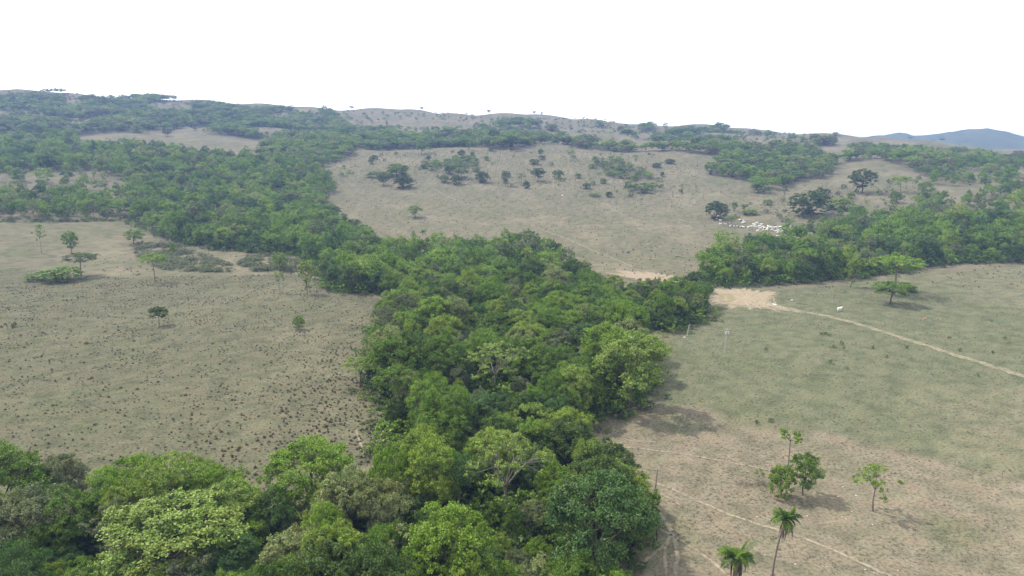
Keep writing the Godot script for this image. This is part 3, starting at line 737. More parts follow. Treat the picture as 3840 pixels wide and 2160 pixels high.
func make_forms() -> void:
	var f := {
		"dome": {"H": 13.0, "R": 5.6, "yc": 0.58, "up": 0.36, "down": 0.30, "n": 66, "rc": 1.3, "flat": 0.62, "leaves": 400, "leaf": 0.285, "tr": 0.26, "lean": 0.05},
		"spreading": {"H": 11.0, "R": 6.0, "yc": 0.66, "up": 0.28, "down": 0.20, "n": 46, "rc": 1.55, "flat": 0.38, "leaves": 440, "leaf": 0.285, "tr": 0.26, "lean": 0.08},
		"round": {"H": 11.0, "R": 4.2, "yc": 0.60, "up": 0.38, "down": 0.30, "n": 52, "rc": 1.1, "flat": 0.75, "leaves": 350, "leaf": 0.26, "tr": 0.22, "lean": 0.04},
		"umbrella": {"H": 11.0, "R": 5.0, "yc": 0.78, "up": 0.20, "down": 0.10, "n": 34, "rc": 1.35, "flat": 0.42, "leaves": 230, "leaf": 0.28, "tr": 0.20, "lean": 0.07, "limbs": 6},
		"column": {"H": 10.0, "R": 3.0, "yc": 0.56, "up": 0.40, "down": 0.36, "n": 44, "rc": 0.95, "flat": 0.8, "leaves": 150, "leaf": 0.34, "tr": 0.17, "lean": 0.03},
		"sparse": {"H": 10.0, "R": 3.8, "yc": 0.68, "up": 0.26, "down": 0.26, "n": 22, "rc": 0.95, "flat": 0.5, "leaves": 150, "leaf": 0.26, "tr": 0.15, "lean": 0.06, "twigs": 1},
		"bare": {"H": 13.0, "R": 6.0, "yc": 0.64, "up": 0.34, "down": 0.26, "n": 40, "rc": 1.0, "flat": 0.5, "leaves": 190, "leaf": 0.27, "tr": 0.22, "lean": 0.08, "twigs": 4, "twig": 0.30, "leafy": 0.93, "limbs": 6},
		"bush": {"H": 3.2, "R": 2.4, "yc": 0.42, "up": 0.55, "down": 0.36, "n": 30, "rc": 0.7, "flat": 0.75, "leaves": 130, "leaf": 0.23, "tr": 0.07, "lean": 0.05, "stems": 3},
		"highcrown": {"H": 12.0, "R": 2.9, "yc": 0.90, "up": 0.09, "down": 0.08, "n": 15, "rc": 0.75, "flat": 0.45, "leaves": 110, "leaf": 0.3, "tr": 0.15, "lean": 0.04, "limbs": 5},
		"mound": {"H": 11.0, "R": 6.0, "yc": 0.44, "up": 0.52, "down": 0.40, "n": 95, "rc": 1.25, "flat": 0.7, "leaves": 190, "leaf": 0.38, "tr": 0.2, "lean": 0.02, "stems": 2},
		"dome_far": {"per": 8, "H": 13.0, "R": 5.6, "yc": 0.54, "up": 0.38, "down": 0.38, "n": 26, "rc": 2.0, "flat": 0.6, "leaves": 135, "leaf": 0.60, "tr": 0.3, "lean": 0.05},
		"spreading_far": {"per": 8, "H": 11.0, "R": 6.0, "yc": 0.62, "up": 0.30, "down": 0.25, "n": 20, "rc": 2.1, "flat": 0.38, "leaves": 150, "leaf": 0.60, "tr": 0.3, "lean": 0.06},
		"round_far": {"per": 8, "H": 11.0, "R": 4.2, "yc": 0.56, "up": 0.42, "down": 0.36, "n": 20, "rc": 1.6, "flat": 0.75, "leaves": 130, "leaf": 0.55, "tr": 0.24, "lean": 0.04},
		"bush_far": {"per": 8, "H": 3.2, "R": 2.4, "yc": 0.42, "up": 0.55, "down": 0.36, "n": 12, "rc": 1.0, "flat": 0.75, "leaves": 40, "leaf": 0.55, "tr": 0.07, "lean": 0.05},
	}
	var many := {"dome": 6, "spreading": 4, "round": 4, "umbrella": 3, "column": 2, "sparse": 3, "bare": 3, "bush": 4, "mound": 3, "highcrown": 1, "dome_far": 4, "spreading_far": 3, "round_far": 3, "bush_far": 3}
	var s := 100
	for k in f:
		forms[k] = []
		for q in many[k]:
			s += 7
			forms[k].append(make_tree(f[k], s))


const KIND_NAME := {"dome": ["broadleaf_tree", "tree"], "spreading": ["spreading_tree", "tree"], "round": ["round_crowned_tree", "tree"], "umbrella": ["flat_topped_tree", "tree"], "column": ["upright_tree", "tree"], "sparse": ["thin_tree", "tree"], "bare": ["half_bare_tree", "tree"], "bush": ["bush", "bush"], "highcrown": ["thin_tree", "tree"]}


func place_tree(form: String, x: float, z: float, h: float, w: float, hue: String, label: String, group := "", coarse := false) -> Node3D:
	var pick: Array = forms["mound"] if form == "bush" and h > 5.0 else forms[form + "_far"] if coarse and forms.has(form + "_far") else forms[form]
	var t: Dictionary = pick[rng.randi() % pick.size()]
	var o := thing(KIND_NAME[form][0], on_ground(Vector2(x, z), -0.05), label, KIND_NAME[form][1], group)
	o.rotation.y = rng.randf() * TAU
	o.scale = Vector3(w / (2.25 * t.R), h / t.H, w / (2.25 * t.R))
	var b := "pale" if form == "bare" and hue in ["pale", "light"] else "grey" if form in ["bare", "umbrella", "sparse", "highcrown"] else "brown"
	part("trunk", t.wood, bark(b), o)
	part("crown", t.crown, foliage(hue), o)
	return o


func scatter(area: String, spacing: float, jitter: float) -> PackedVector2Array:
	var poly: PackedVector2Array = areas[area]
	var lo := poly[0]
	var hi := poly[0]
	for p in poly:
		lo = lo.min(p)
		hi = hi.max(p)
	var out := PackedVector2Array()
	var row := 0
	var z := lo.y
	while z < hi.y:
		var x := lo.x + (spacing * 0.5 if row % 2 else 0.0)
		while x < hi.x:
			var p := Vector2(x + rng.randf_range(-jitter, jitter) * spacing, z + rng.randf_range(-jitter, jitter) * spacing)
			if Geometry2D.is_point_in_polygon(p, poly):
				out.append(p)
			x += spacing
		z += spacing * 0.87
		row += 1
	return out


func in_sight(p: Vector2, margin: float) -> bool:
	return p.y < -60.0 and absf(p.x) < -p.y * 0.775 + margin


func copies(called: String, meshes: Array, mats: Array, spots: Array, label: String, category: String) -> void:
	# spots: [which mesh, Transform3D, Color]
	var root := Node3D.new()
	root.name = numbered(called)
	add_child(root)
	tag(root, label, category, "", "stuff")
	for k in meshes.size():
		var mine := spots.filter(func(s): return s[0] == k)
		if mine.is_empty():
			continue
		var mm := MultiMesh.new()
		mm.transform_format = MultiMesh.TRANSFORM_3D
		mm.use_colors = true
		mm.mesh = meshes[k]
		mm.instance_count = mine.size()
		for q in mine.size():
			mm.set_instance_transform(q, mine[q][1])
			mm.set_instance_color(q, mine[q][2])
		var o := MultiMeshInstance3D.new()
		o.name = "growth"
		o.multimesh = mm
		o.material_override = mats[k % mats.size()]
		o.set_meta("kind", "stuff")
		root.add_child(o, true)


func pick_hue(list: Array) -> String:
	return list[rng.randi() % list.size()]


const HUE_WORD := {"deep": "dark green", "mid": "mid green", "bright": "bright green", "light": "pale green", "yellow": "yellow green", "grey": "greyish green", "pale": "pale leaved", "blue": "bluish green", "dry": "dry brown"}
const FORM_WORD := {"dome": "broad crowned tree", "spreading": "layered spreading tree", "round": "round crowned tree", "umbrella": "flat topped tree", "bare": "half bare tree", "column": "upright tree", "sparse": "thin tree", "bush": "bush"}


func near_woods() -> void:
	# area, spacing, where in words, least and most height
	var where := [
		["foreground", 5.9, "in the wood along the bottom left", 9.5, 14.5], ["thicket_middle", 6.1, "in the wood at the bottom centre", 10.0, 15.0],
		["thicket_bulge", 6.8, "in the wide wood at the picture centre", 10.5, 15.5], ["thicket_back", 7.9, "in the back of the central wood", 10.5, 16.0],
		["pond_lobe", 7.6, "in the wood lobe left of the pond", 9.0, 13.0], ["right_wood", 9.2, "in the wood right of the pond", 10.0, 17.0],
		["right_rise", 13.0, "on the wooded rise at the right edge", 8.0, 15.0], ["left_wood", 9.4, "in the big wood behind the left pasture", 10.0, 17.0], ["left_strip", 9.4, "in the tree strip at the far left", 9.0, 14.0], ["left_open", 21.0, "in the open woodland far left", 8.0, 14.0],
	]
	var all := []
	for w in where:
		for p in scatter(w[0], w[1], 0.36):
			if not in_sight(p, 16.0) or p.length() < 70.0:
				continue
			if w[0] == "right_rise" and patch_noise.get_noise_2d(p.x * 2.2, p.y * 2.2 + 40.0) < -0.12:
				continue
			var clear := true
			for s in WOOD_TREES:
				if p.distance_to(Vector2(s[0], s[1])) < s[3] * 0.42:
					clear = false
					break
			if clear:
				all.append([p.length(), p, w])
	all.sort_custom(func(a, b): return a[0] < b[0])
	var count := {}
	var rest := []
	var far_names := ["dome_far", "spreading_far", "round_far"]
	for e in all:
		var p: Vector2 = e[1]
		var w: Array = e[2]
		var roll := rng.randf()
		var form := "dome" if roll < 0.50 else "spreading" if roll < 0.70 else "round" if roll < 0.93 else "umbrella" if roll < 0.965 else "bare"
		var stand := patch_noise.get_noise_2d(p.x * 3.0 + 50.0, p.y * 3.0)
		var hue := pick_hue(["mid", "bright", "bright", "mid", "bright", "light", "yellow", "deep", "blue", "bright", "yellow", "light", "grey", "pale", "mid"]) if stand > -0.05 else pick_hue(["mid", "deep", "mid", "bright", "bright", "blue", "grey", "mid", "light", "deep", "bright"])
		if form == "bare":
			hue = pick_hue(["pale", "grey"])
		var h: float = rng.randf_range(w[3] - 1.5, w[4]) * (1.28 if rng.randf() < 0.14 else 1.0)
		for s in WOOD_TREES:
			# the half bare trees stand free of taller neighbours on this side
			if s[4] == "bare" and p.distance_to(Vector2(s[0], s[1] + s[3] * 0.7)) < s[3] * 0.75:
				h = minf(h, 7.5)
		var wide := h * rng.randf_range(0.56, 0.90) * (0.72 if form == "round" else 1.0)
		count[form] = count.get(form, 0) + 1
		if count[form] <= 298 and e[0] < 640.0:
			var o := place_tree(form, p.x, p.y, h, wide, hue, "", "trees " + w[2], e[0] > 330.0)
			to_name.append([o, p, h * 0.65, "%s %s" % [HUE_WORD[hue], FORM_WORD[form]]])
		else:
			var base := "spreading" if form in ["spreading", "umbrella"] else "round" if form == "round" else "dome"
			rest.append([p, base, h, wide, HUE[hue]])
	far_trees(rest)


var to_name := []
const MARKS := [[0, "the feathery yellow green tree"], [1, "the tallest bright tree"], [2, "the pale forked trunk"], [3, "the half bare pale limbs"], [4, "the bare twisted limbs"], [5, "the pale corner tree"], [6, "the bulging feathery tree"], [7, "the round bright headed tree"], [9, "the bluish tree by the trails"], [10, "the vine covered tree"], [12, "the pale crown at the back"], [13, "the leaning tree over the pasture"]]
const WIDE_MARKS := {"pond": "the pond", "right_wood": "the right wood's near end", "left_strip": "the left edge strip", "clearing": "the distant clearing", "copse_a": "the far pasture copse", "copse_b": "the hillside thicket", "shrub_patch": "the grey green scrub", "shrub_patch_east": "the eastern scrub", "hill_bushes": "the hillside above the herd"}
const ORDINAL := ["", "second ", "third ", "fourth ", "fifth ", "sixth ", "seventh ", "eighth ", "ninth ", "tenth ", "eleventh ", "twelfth "]


func seen_at(p: Vector3) -> Vector2:
	var t := atan(348.5 / 1717.0)
	var f := -p.z * cos(t) - (p.y - EYE.y) * sin(t)
	var up := -p.z * sin(t) + (p.y - EYE.y) * cos(t)
	return Vector2(p.x, -up) / f


func name_by_place() -> void:
	var marks := []
	for m in MARKS:
		var t: Array = WOOD_TREES[m[0]]
		marks.append([seen_at(on_ground(Vector2(t[0], t[1]), t[2] * 0.6)), m[1]])
	for t in LONE_TREES:
		if t[2] > 7.0:
			var short: String = t[6].split(" on ")[0].split(" in ")[0].split(" with ")[0].split(" at ")[0].split(" standing")[0].split(" beside ")[0].split(" of ")[0].split(" before ")[0]
			if short.split(" ").size() < 8:
				marks.append([seen_at(on_ground(Vector2(t[0], t[1]), t[2] * 0.5)), "the " + short])
	for k in WIDE_MARKS:
		var q := Vector2.ZERO
		for p in AREA[k]:
			q += p / AREA[k].size()
		marks.append([seen_at(on_ground(q)), WIDE_MARKS[k]])
	var words := ["right of", "below right of", "below", "below left of", "left of", "above left of", "above", "above right of"]
	var lists := {}
	for e in to_name:
		var p: Vector2 = e[1]
		var at := seen_at(on_ground(p, e[2]))
		var best: Array = marks[0]
		for m in marks:
			if at.distance_squared_to(m[0]) < at.distance_squared_to(best[0]):
				best = m
		var off: Vector2 = at - best[0]
		var k := posmod(roundi(off.angle() / (PI / 4.0)), 8)
		var key := "%s %s %s" % [e[3], words[k], best[1]]
		lists.get_or_add(key, []).append([off.length(), e[0]])
	for key in lists:
		var l: Array = lists[key]
		l.sort_custom(func(a, b): return a[0] < b[0])
		for k in l.size():
			l[k][1].set_meta("label", ("nearest " if l.size() > 1 and k == 0 else ORDINAL[mini(k, 11)]) + key)


func far_trees(rest: Array) -> void:
	var meshes := []
	var first := {}
	for base in ["dome", "spreading", "round"]:
		first[base] = meshes.size()
		for t in forms[base + "_far"]:
			meshes.append(t.crown)
	for a in [["upper_wood", 10.5, 0.31], ["hill_wood", 11.0, 0.22], ["upper_right", 13.0, 0.2], ["gap_wood", 11.0, 0.0], ["ridge_wood", 10.0, 0.68], ["copse_a", 7.5, 0.0], ["copse_b", 8.0, 0.0], ["copse_c", 8.0, 0.0], ["copse_d", 6.0, 0.0]]:
		for p in scatter(a[0], a[1], 0.42):
			if not in_sight(p, 30.0):
				continue
			var d := p.length()
			# the upper slopes are open grass between the wooded gullies
			var open: float = patch_noise.get_noise_2d(p.x * 0.75 + 700.0, p.y * 0.75) + fine_noise.get_noise_2d(p.x * 0.25, p.y * 0.25) * 0.35 - smoothstep(1400.0, 1800.0, d) * 0.42 * (1.0 if p.x > -420.0 else 0.2)
			if a[0] in ["upper_wood", "hill_wood", "upper_right", "ridge_wood"] and open < -0.42 + a[2]:
				continue
			var small: bool = a[0].begins_with("copse")
			var h := rng.randf_range(4.0, 7.5) if small else rng.randf_range(8.0, 15.0)
			rest.append([p, ["dome", "spreading", "round"][rng.randi() % 3], h, h * rng.randf_range(0.85, 1.25), HUE[pick_hue(["deep", "mid", "mid", "grey", "bright", "light", "mid", "light", "grey", "pale", "dry" if d > 900.0 and rng.randf() < 0.6 else "mid"])]])
	# thin scatter on the far slopes
	for p in scatter("upper_wood", 26.0, 0.5) + scatter("ridge_wood", 30.0, 0.5):
		if in_sight(p, 30.0):
			rest.append([p, "round", rng.randf_range(3.0, 8.0), rng.randf_range(4.0, 8.0), HUE[pick_hue(["deep", "mid", "grey"])]])
	var spots := []
	for r in rest:
		var base: String = r[1]
		var k: int = rng.randi() % forms[base + "_far"].size()
		var t: Dictionary = forms[base + "_far"][k]
		var wide: float = r[3] / (2.25 * t.R)
		var b := Basis(Vector3.UP, rng.randf() * TAU).scaled(Vector3(wide, r[2] / t.H, wide))
		spots.append([first[base] + k, Transform3D(b, on_ground(r[0], -0.3)), r[4]])
	print("far trees ", spots.size())
	copies("distant_woodland", meshes, [foliage("tinted")], spots, "hazy green woodland covering the slopes below the skyline", "woodland")


func undergrowth() -> void:
	var meshes := []
	for t in forms["bush_far"]:
		meshes.append(t.crown)
	var spots := []
	for a in [["foreground", 4.2], ["thicket_middle", 4.2], ["thicket_bulge", 4.4], ["thicket_back", 4.8], ["pond_lobe", 4.2], ["right_wood", 5.5], ["left_wood", 6.5], ["left_strip", 5.5]]:
		for p in scatter(a[0], a[1], 0.45):
			if not in_sight(p, 14.0) or p.length() > 560.0:
				continue
			var s := rng.randf_range(0.8, 1.7)
			var k := rng.randi() % meshes.size()
			spots.append([k, Transform3D(Basis(Vector3.UP, rng.randf() * TAU).scaled(Vector3(s * 0.95, s, s * 0.95)), on_ground(p, -0.1)), HUE[pick_hue(["deep", "mid", "mid", "bright"])]])
	# saplings and scrub along the edges of the woods
	for a in ["foreground", "thicket_middle", "thicket_bulge", "thicket_back", "pond_lobe", "right_wood", "left_wood", "left_strip"]:
		for p in resample(AREA[a] + [AREA[a][0]], 1.6):
			var q := p + Vector2(rng.randfn(0.0, 2.6), rng.randfn(0.0, 2.6))
			if not in_sight(q, 10.0) or q.length() > 640.0 or rng.randf() < 0.35:
				continue
			var s := rng.randf_range(0.22, 0.95)
			spots.append([rng.randi() % meshes.size(), Transform3D(Basis(Vector3.UP, rng.randf() * TAU).scaled(Vector3(s * 0.9, s, s * 0.9)), on_ground(q, -0.1)), HUE[pick_hue(["mid", "bright", "light", "grey", "deep"])]])
	copies("undergrowth", meshes, [foliage("tinted")], spots, "dark leafy undergrowth filling the floor of the woods", "undergrowth")
	var scrub := []
	for a in [["shrub_patch", 1.7], ["shrub_patch_east", 1.7]]:
		for p in scatter(a[0], a[1], 0.45):
			if fine_noise.get_noise_2d(p.x * 1.2, p.y * 1.2) + rng.randf_range(-0.35, 0.35) < 0.10:
				continue
			var s := rng.randf_range(0.22, 0.75) * rng.randf_range(0.7, 1.3)
			scrub.append([rng.randi() % meshes.size(), Transform3D(Basis(Vector3.UP, rng.randf() * TAU).scaled(Vector3(s * 1.1, s, s * 1.1)), on_ground(p, -0.1)), Color(0.150, 0.172, 0.092).lerp(Color(0.180, 0.182, 0.118), rng.randf())])
	copies("scrub", meshes, [foliage("tinted")], scrub, "grey green waist high scrub at the edge of the left wood", "scrub")


func pasture_bushes() -> void:
	var k := 0
	for a in [["pasture_bushes", 28.0, "scattered on the far pasture", 0.62], ["hill_bushes", 17.0, "scattered on the right hillside above the herd", 0.8]]:
		for p in scatter(a[0], a[1], 0.5):
			if rng.randf() > a[3]:
				continue
			var h := 1.8 + 4.6 * pow(rng.randf(), 1.7)
			var hue := pick_hue(["deep", "mid", "mid", "grey", "bright", "light"])
			k += 1
			var o := place_tree("bush", p.x, p.y, h, h * rng.randf_range(0.9, 1.8), hue, "", "small bushes " + a[2], true)
			to_name.append([o, p, h * 0.5, "small %s bush" % HUE_WORD[hue]])
	for p in SMALL_SHRUBS:
		var o := place_tree("bush", p.x, p.y, rng.randf_range(0.8, 1.3), rng.randf_range(1.0, 1.6), pick_hue(["deep", "mid"]), "", "knee high shrubs on the right pasture", true)
		to_name.append([o, p, 0.4, "knee high dark shrub"])


# ---------------------------------------------------------------- grass
func tussock_mesh(seed_: int, blades: int, r: float, h: float) -> ArrayMesh:
	rng.seed = seed_
	var geo := Geo.new()
	var top := Vector3(rng.randf_range(-0.1, 0.1) * r, h * 0.8, rng.randf_range(-0.1, 0.1) * r)
	var ring := []
	for k in 7:
		var a := TAU * k / 7.0
		ring.append(Vector3(cos(a), 0, sin(a)) * r * rng.randf_range(0.6, 0.95) + Vector3(0, -0.05, 0))
	for k in 7:
		var b := rng.randf_range(0.75, 1.1)
		geo.tri(ring[k], ring[(k + 1) % 7], top, Color(b, b, b))
	for k in blades:
		var a := rng.randf() * TAU
		var f := Vector3(cos(a), 0, sin(a)) * r * rng.randf_range(0.2, 0.8)
		var t := f * rng.randf_range(1.0, 1.9) + Vector3(0, h * rng.randf_range(0.6, 1.25), 0)
		var s := Vector3(-sin(a), 0, cos(a)) * r * 0.14
		var b := rng.randf_range(0.8, 1.7)
		geo.tri(f - s, f + s, t, Color(b, b * 0.95, b * 0.85))
	return geo.mesh()


func grass() -> void:
	var m := plain("dry_tussock", Color.WHITE, 1.0)
	var clods := []
	for k in 5:
		clods.append(tussock_mesh(40 + k, 16, 0.5, 0.55))
	rng.seed = 77
	var all := []
	for p in scatter("hummocks", 1.5, 0.5):
		if not in_sight(p, 2.0) or p.length() > 420.0:
			continue
		var crowd := smoothstep(-105.0, -50.0, p.x + p.y * 0.08) * smoothstep(285.0, 200.0, -p.y)
		if rng.randf() > 0.27 + 0.42 * crowd + 0.8 * patch_noise.get_noise_2d(p.x * 9.0, p.y * 9.0 + 80.0):
			continue
		var s := 0.28 + 0.6 * pow(rng.randf(), 1.5) + 0.40 * crowd * rng.randf() + (0.4 * rng.randf() if rng.randf() < 0.1 else 0.0)
		all.append([p.length() / s, p, s])
	all.sort_custom(func(x, y): return x[0] < y[0])
	var spots := []
	var tints := [Color(0.054, 0.044, 0.027), Color(0.046, 0.044, 0.024), Color(0.070, 0.054, 0.035), Color(0.060, 0.056, 0.030)]
	var mats := []
	for t in tints:
		mats.append(plain("tussock", t, 1.0))
	var n := 0
	for e in all:
		var p: Vector2 = e[1]
		var s: float = e[2]
		var b := Basis(Vector3.UP, rng.randf() * TAU).scaled(Vector3(s * rng.randf_range(0.85, 1.3), s * rng.randf_range(0.7, 1.2), s))
		if n < 295:
			var o := part("grass_tussock", clods[n % 5], mats[n % 4], self)
			o.transform = Transform3D(b, on_ground(p))
			tag(o, "dark dry grass tussock on the left pasture close to the bottom wood", "tussock", "nearest grass tussocks on the left pasture")
			n += 1
		else:
			spots.append([n % 5, Transform3D(b, on_ground(p)), tints[rng.randi() % 4]])
			n += 1
	copies("tussock_field", clods, [m], spots, "thousands of dark dry tussocks dotting the left pasture", "tussocks")
	# low tufts elsewhere
	var tufts := []
	for k in 4:
		tufts.append(tussock_mesh(60 + k, 14, 0.45, 0.20))
	rng.seed = 78
	var low := []
	for a in [["east_tufts", 1.7, 0.55], ["brown_tufts", 1.15, 0.5], ["hummocks", 1.7, 0.6]]:
		for p in scatter(a[0], a[1], 0.5):
			if not in_sight(p, 4.0) or rng.randf() > a[2] + patch_noise.get_noise_2d(p.x * 5.0, p.y * 5.0):
				continue
			var s := rng.randf_range(0.35, 1.1)
			var c := soil_color(p.x, p.y)
			var k := rng.randf_range(0.74, 1.12)
			low.append([rng.randi() % 4, Transform3D(Basis(Vector3.UP, rng.randf() * TAU).scaled(Vector3(s * 1.4, s, s * 0.9)), on_ground(p)), Color(c.r * k, c.g * k * 1.03, c.b * k * 0.95)])
	print("tufts ", low.size(), " tussocks ", all.size())
	copies("grass_tufts", tufts, [m], low, "short dry grass tufts covering the pastures", "grass")
	var rough := []
	for p in scatter("pasture_bushes", 9.0, 0.5) + scatter("hill_bushes", 9.0, 0.5):
		var s := rng.randf_range(0.8, 2.0)
		rough.append([rng.randi() % 5, Transform3D(Basis(Vector3.UP, rng.randf() * TAU).scaled(Vector3(s, s * 0.9, s)), on_ground(p)), Color(0.10, 0.095, 0.055).lerp(Color(0.06, 0.085, 0.035), rng.randf())])
	for k in 3800:
		var p := Vector2(rng.randf_range(-260, 330), rng.randf_range(-900, -330))
		var s := rng.randf_range(0.7, 1.5)
		rough.append([rng.randi() % 5, Transform3D(Basis(Vector3.UP, rng.randf() * TAU).scaled(Vector3(s, s, s)), on_ground(p)), Color(0.085, 0.072, 0.045)])
	copies("rough_grass", clods, [m], rough, "sparse dark tussocks on the far tan pasture", "grass")


# ---------------------------------------------------------------- animals
func blob(bones: Array, cell: float, soft: float) -> ArrayMesh:
	# bones: [from, to, radius there, radius here]; joined by a smooth minimum and meshed as surface nets
	var lo := Vector3.ONE * 1e9
	var hi := -lo
	for b in bones:
		var r := maxf(b[2], b[3]) + 2.0 * cell
		lo = lo.min(b[0] - Vector3.ONE * r).min(b[1] - Vector3.ONE * r)
		hi = hi.max(b[0] + Vector3.ONE * r).max(b[1] + Vector3.ONE * r)
	var s := Vector3i((hi - lo) / cell) + Vector3i.ONE * 2
	var f := PackedFloat32Array()
	f.resize(s.x * s.y * s.z)
	f.fill(1.0)
	for b in bones:
		var r := maxf(b[2], b[3]) + 3.0 * cell
		var a0 := Vector3i((((b[0] as Vector3).min(b[1]) - Vector3.ONE * r) - lo) / cell).clamp(Vector3i.ZERO, s - Vector3i.ONE)
		var a1 := Vector3i((((b[0] as Vector3).max(b[1]) + Vector3.ONE * r) - lo) / cell + Vector3.ONE).clamp(Vector3i.ZERO, s - Vector3i.ONE)
		var ab: Vector3 = b[1] - b[0]
		var inv := 1.0 / maxf(ab.length_squared(), 1e-6)
		for z in range(a0.z, a1.z + 1):
			for y in range(a0.y, a1.y + 1):
				for x in range(a0.x, a1.x + 1):
					var p := lo + Vector3(x, y, z) * cell
					var t := clampf((p - b[0]).dot(ab) * inv, 0.0, 1.0)
					var d: float = p.distance_to(b[0] + ab * t) - lerpf(b[2], b[3], t)
					var k := (z * s.y + y) * s.x + x
					var e := f[k]
					var q := clampf(0.5 + 0.5 * (d - e) / soft, 0.0, 1.0)
					f[k] = lerpf(d, e, q) - soft * q * (1.0 - q)
	var geo := Geo.new()
	var at := {}
	for z in s.z - 1:
		for y in s.y - 1:
			for x in s.x - 1:
				var k := (z * s.y + y) * s.x + x
				var neg := 0
				var vals := []
				for q in 8:
					var w := f[k + (q & 1) + ((q >> 1) & 1) * s.x + (q >> 2) * s.x * s.y]
					vals.append(w)
					if w < 0.0:
						neg += 1
				if neg == 0 or neg == 8:
					continue
				var sum := Vector3.ZERO
				var n := 0
				for e in [[0, 1], [2, 3], [4, 5], [6, 7], [0, 2], [1, 3], [4, 6], [5, 7], [0, 4], [1, 5], [2, 6], [3, 7]]:
					var a: float = vals[e[0]]
					var b: float = vals[e[1]]
					if (a < 0.0) != (b < 0.0):
						var t := a / (a - b)
						var pa := Vector3(e[0] & 1, (e[0] >> 1) & 1, e[0] >> 2)
						var pb := Vector3(e[1] & 1, (e[1] >> 1) & 1, e[1] >> 2)
						sum += pa.lerp(pb, t)
						n += 1
				at[k] = geo.v.size()
				geo.v.append(lo + (Vector3(x, y, z) + sum / n) * cell)
				geo.n.append(Vector3(vals[1] - vals[0] + vals[3] - vals[2] + vals[5] - vals[4] + vals[7] - vals[6], vals[2] - vals[0] + vals[3] - vals[1] + vals[6] - vals[4] + vals[7] - vals[5], vals[4] - vals[0] + vals[5] - vals[1] + vals[6] - vals[2] + vals[7] - vals[3]).normalized())
				geo.c.append(Color.WHITE)
	var step := [1, s.x, s.x * s.y]
	for k in at:
		for ax in 3:
			var k2: int = k + step[ax]
			if k2 >= f.size() or (f[k] < 0.0) == (f[k2] < 0.0):
				continue
			var b: int = step[(ax + 1) % 3]
			var c: int = step[(ax + 2) % 3]
			if not (at.has(k - b) and at.has(k - c) and at.has(k - b - c)):
				continue
			var quad := [at[k], at[k - b], at[k - b - c], at[k - c]]
			if f[k] < 0.0:
				geo.i.append_array([quad[0], quad[2], quad[1], quad[0], quad[3], quad[2]])
			else:
				geo.i.append_array([quad[0], quad[1], quad[2], quad[0], quad[2], quad[3]])
	return geo.mesh()


func beast(grazing: bool, horse: bool) -> ArrayMesh:
	var b := []
	var hump := 0.0 if horse else 0.14
	b.append([Vector3(-0.62, 1.08, 0), Vector3(0.0, 1.02, 0), 0.27, 0.33])
	b.append([Vector3(0.0, 1.02, 0), Vector3(0.58, 1.04, 0), 0.33, 0.29])
	b.append([Vector3(0.52, 1.30, 0), Vector3(0.66, 1.34 + hump, 0), 0.13, 0.10])
	var head := Vector3(1.18, 0.42, 0.10) if grazing else Vector3(1.20, 1.45 + (0.2 if horse else 0.0), 0.05)
	var neck := Vector3(1.0, 0.85, 0.05) if grazing else Vector3(1.0, 1.34 + (0.12 if horse else 0.0), 0.0)
	b.append([Vector3(0.66, 1.12, 0), neck, 0.23, 0.15])
	b.append([neck, head, 0.15, 0.13])
	var muzzle := head + (Vector3(0.06, -0.30, 0.02) if grazing else Vector3(0.32, -0.17, 0.02))
	b.append([head, muzzle, 0.13, 0.075])
	for s in [-1.0, 1.0]:
		b.append([head + Vector3(-0.03, 0.06, s * 0.10), head + Vector3(-0.08, 0.05 if not horse else 0.2, s * (0.27 if not horse else 0.12)), 0.05, 0.03])
		b.append([Vector3(0.52, 0.86, s * 0.14), Vector3(0.56 + s * 0.05, 0.50, s * 0.16), 0.15, 0.075])
		b.append([Vector3(0.56 + s * 0.05, 0.50, s * 0.16), Vector3(0.53 + s * 0.06, 0.04, s * 0.16), 0.065, 0.055])
		b.append([Vector3(-0.62, 0.98, s * 0.14), Vector3(-0.52 - s * 0.06, 0.68, s * 0.17), 0.22, 0.12])
		b.append([Vector3(-0.52 - s * 0.06, 0.68, s * 0.17), Vector3(-0.70 - s * 0.06, 0.46, s * 0.17), 0.10, 0.07])
		b.append([Vector3(-0.70 - s * 0.06, 0.46, s * 0.17), Vector3(-0.66 - s * 0.06, 0.04, s * 0.17), 0.06, 0.055])
	if not horse:
		b.append([Vector3(0.75, 0.98, 0), Vector3(0.98, 0.95 if not grazing else 0.72, 0.0), 0.07, 0.05])
	return blob(b, 0.055, 0.09)


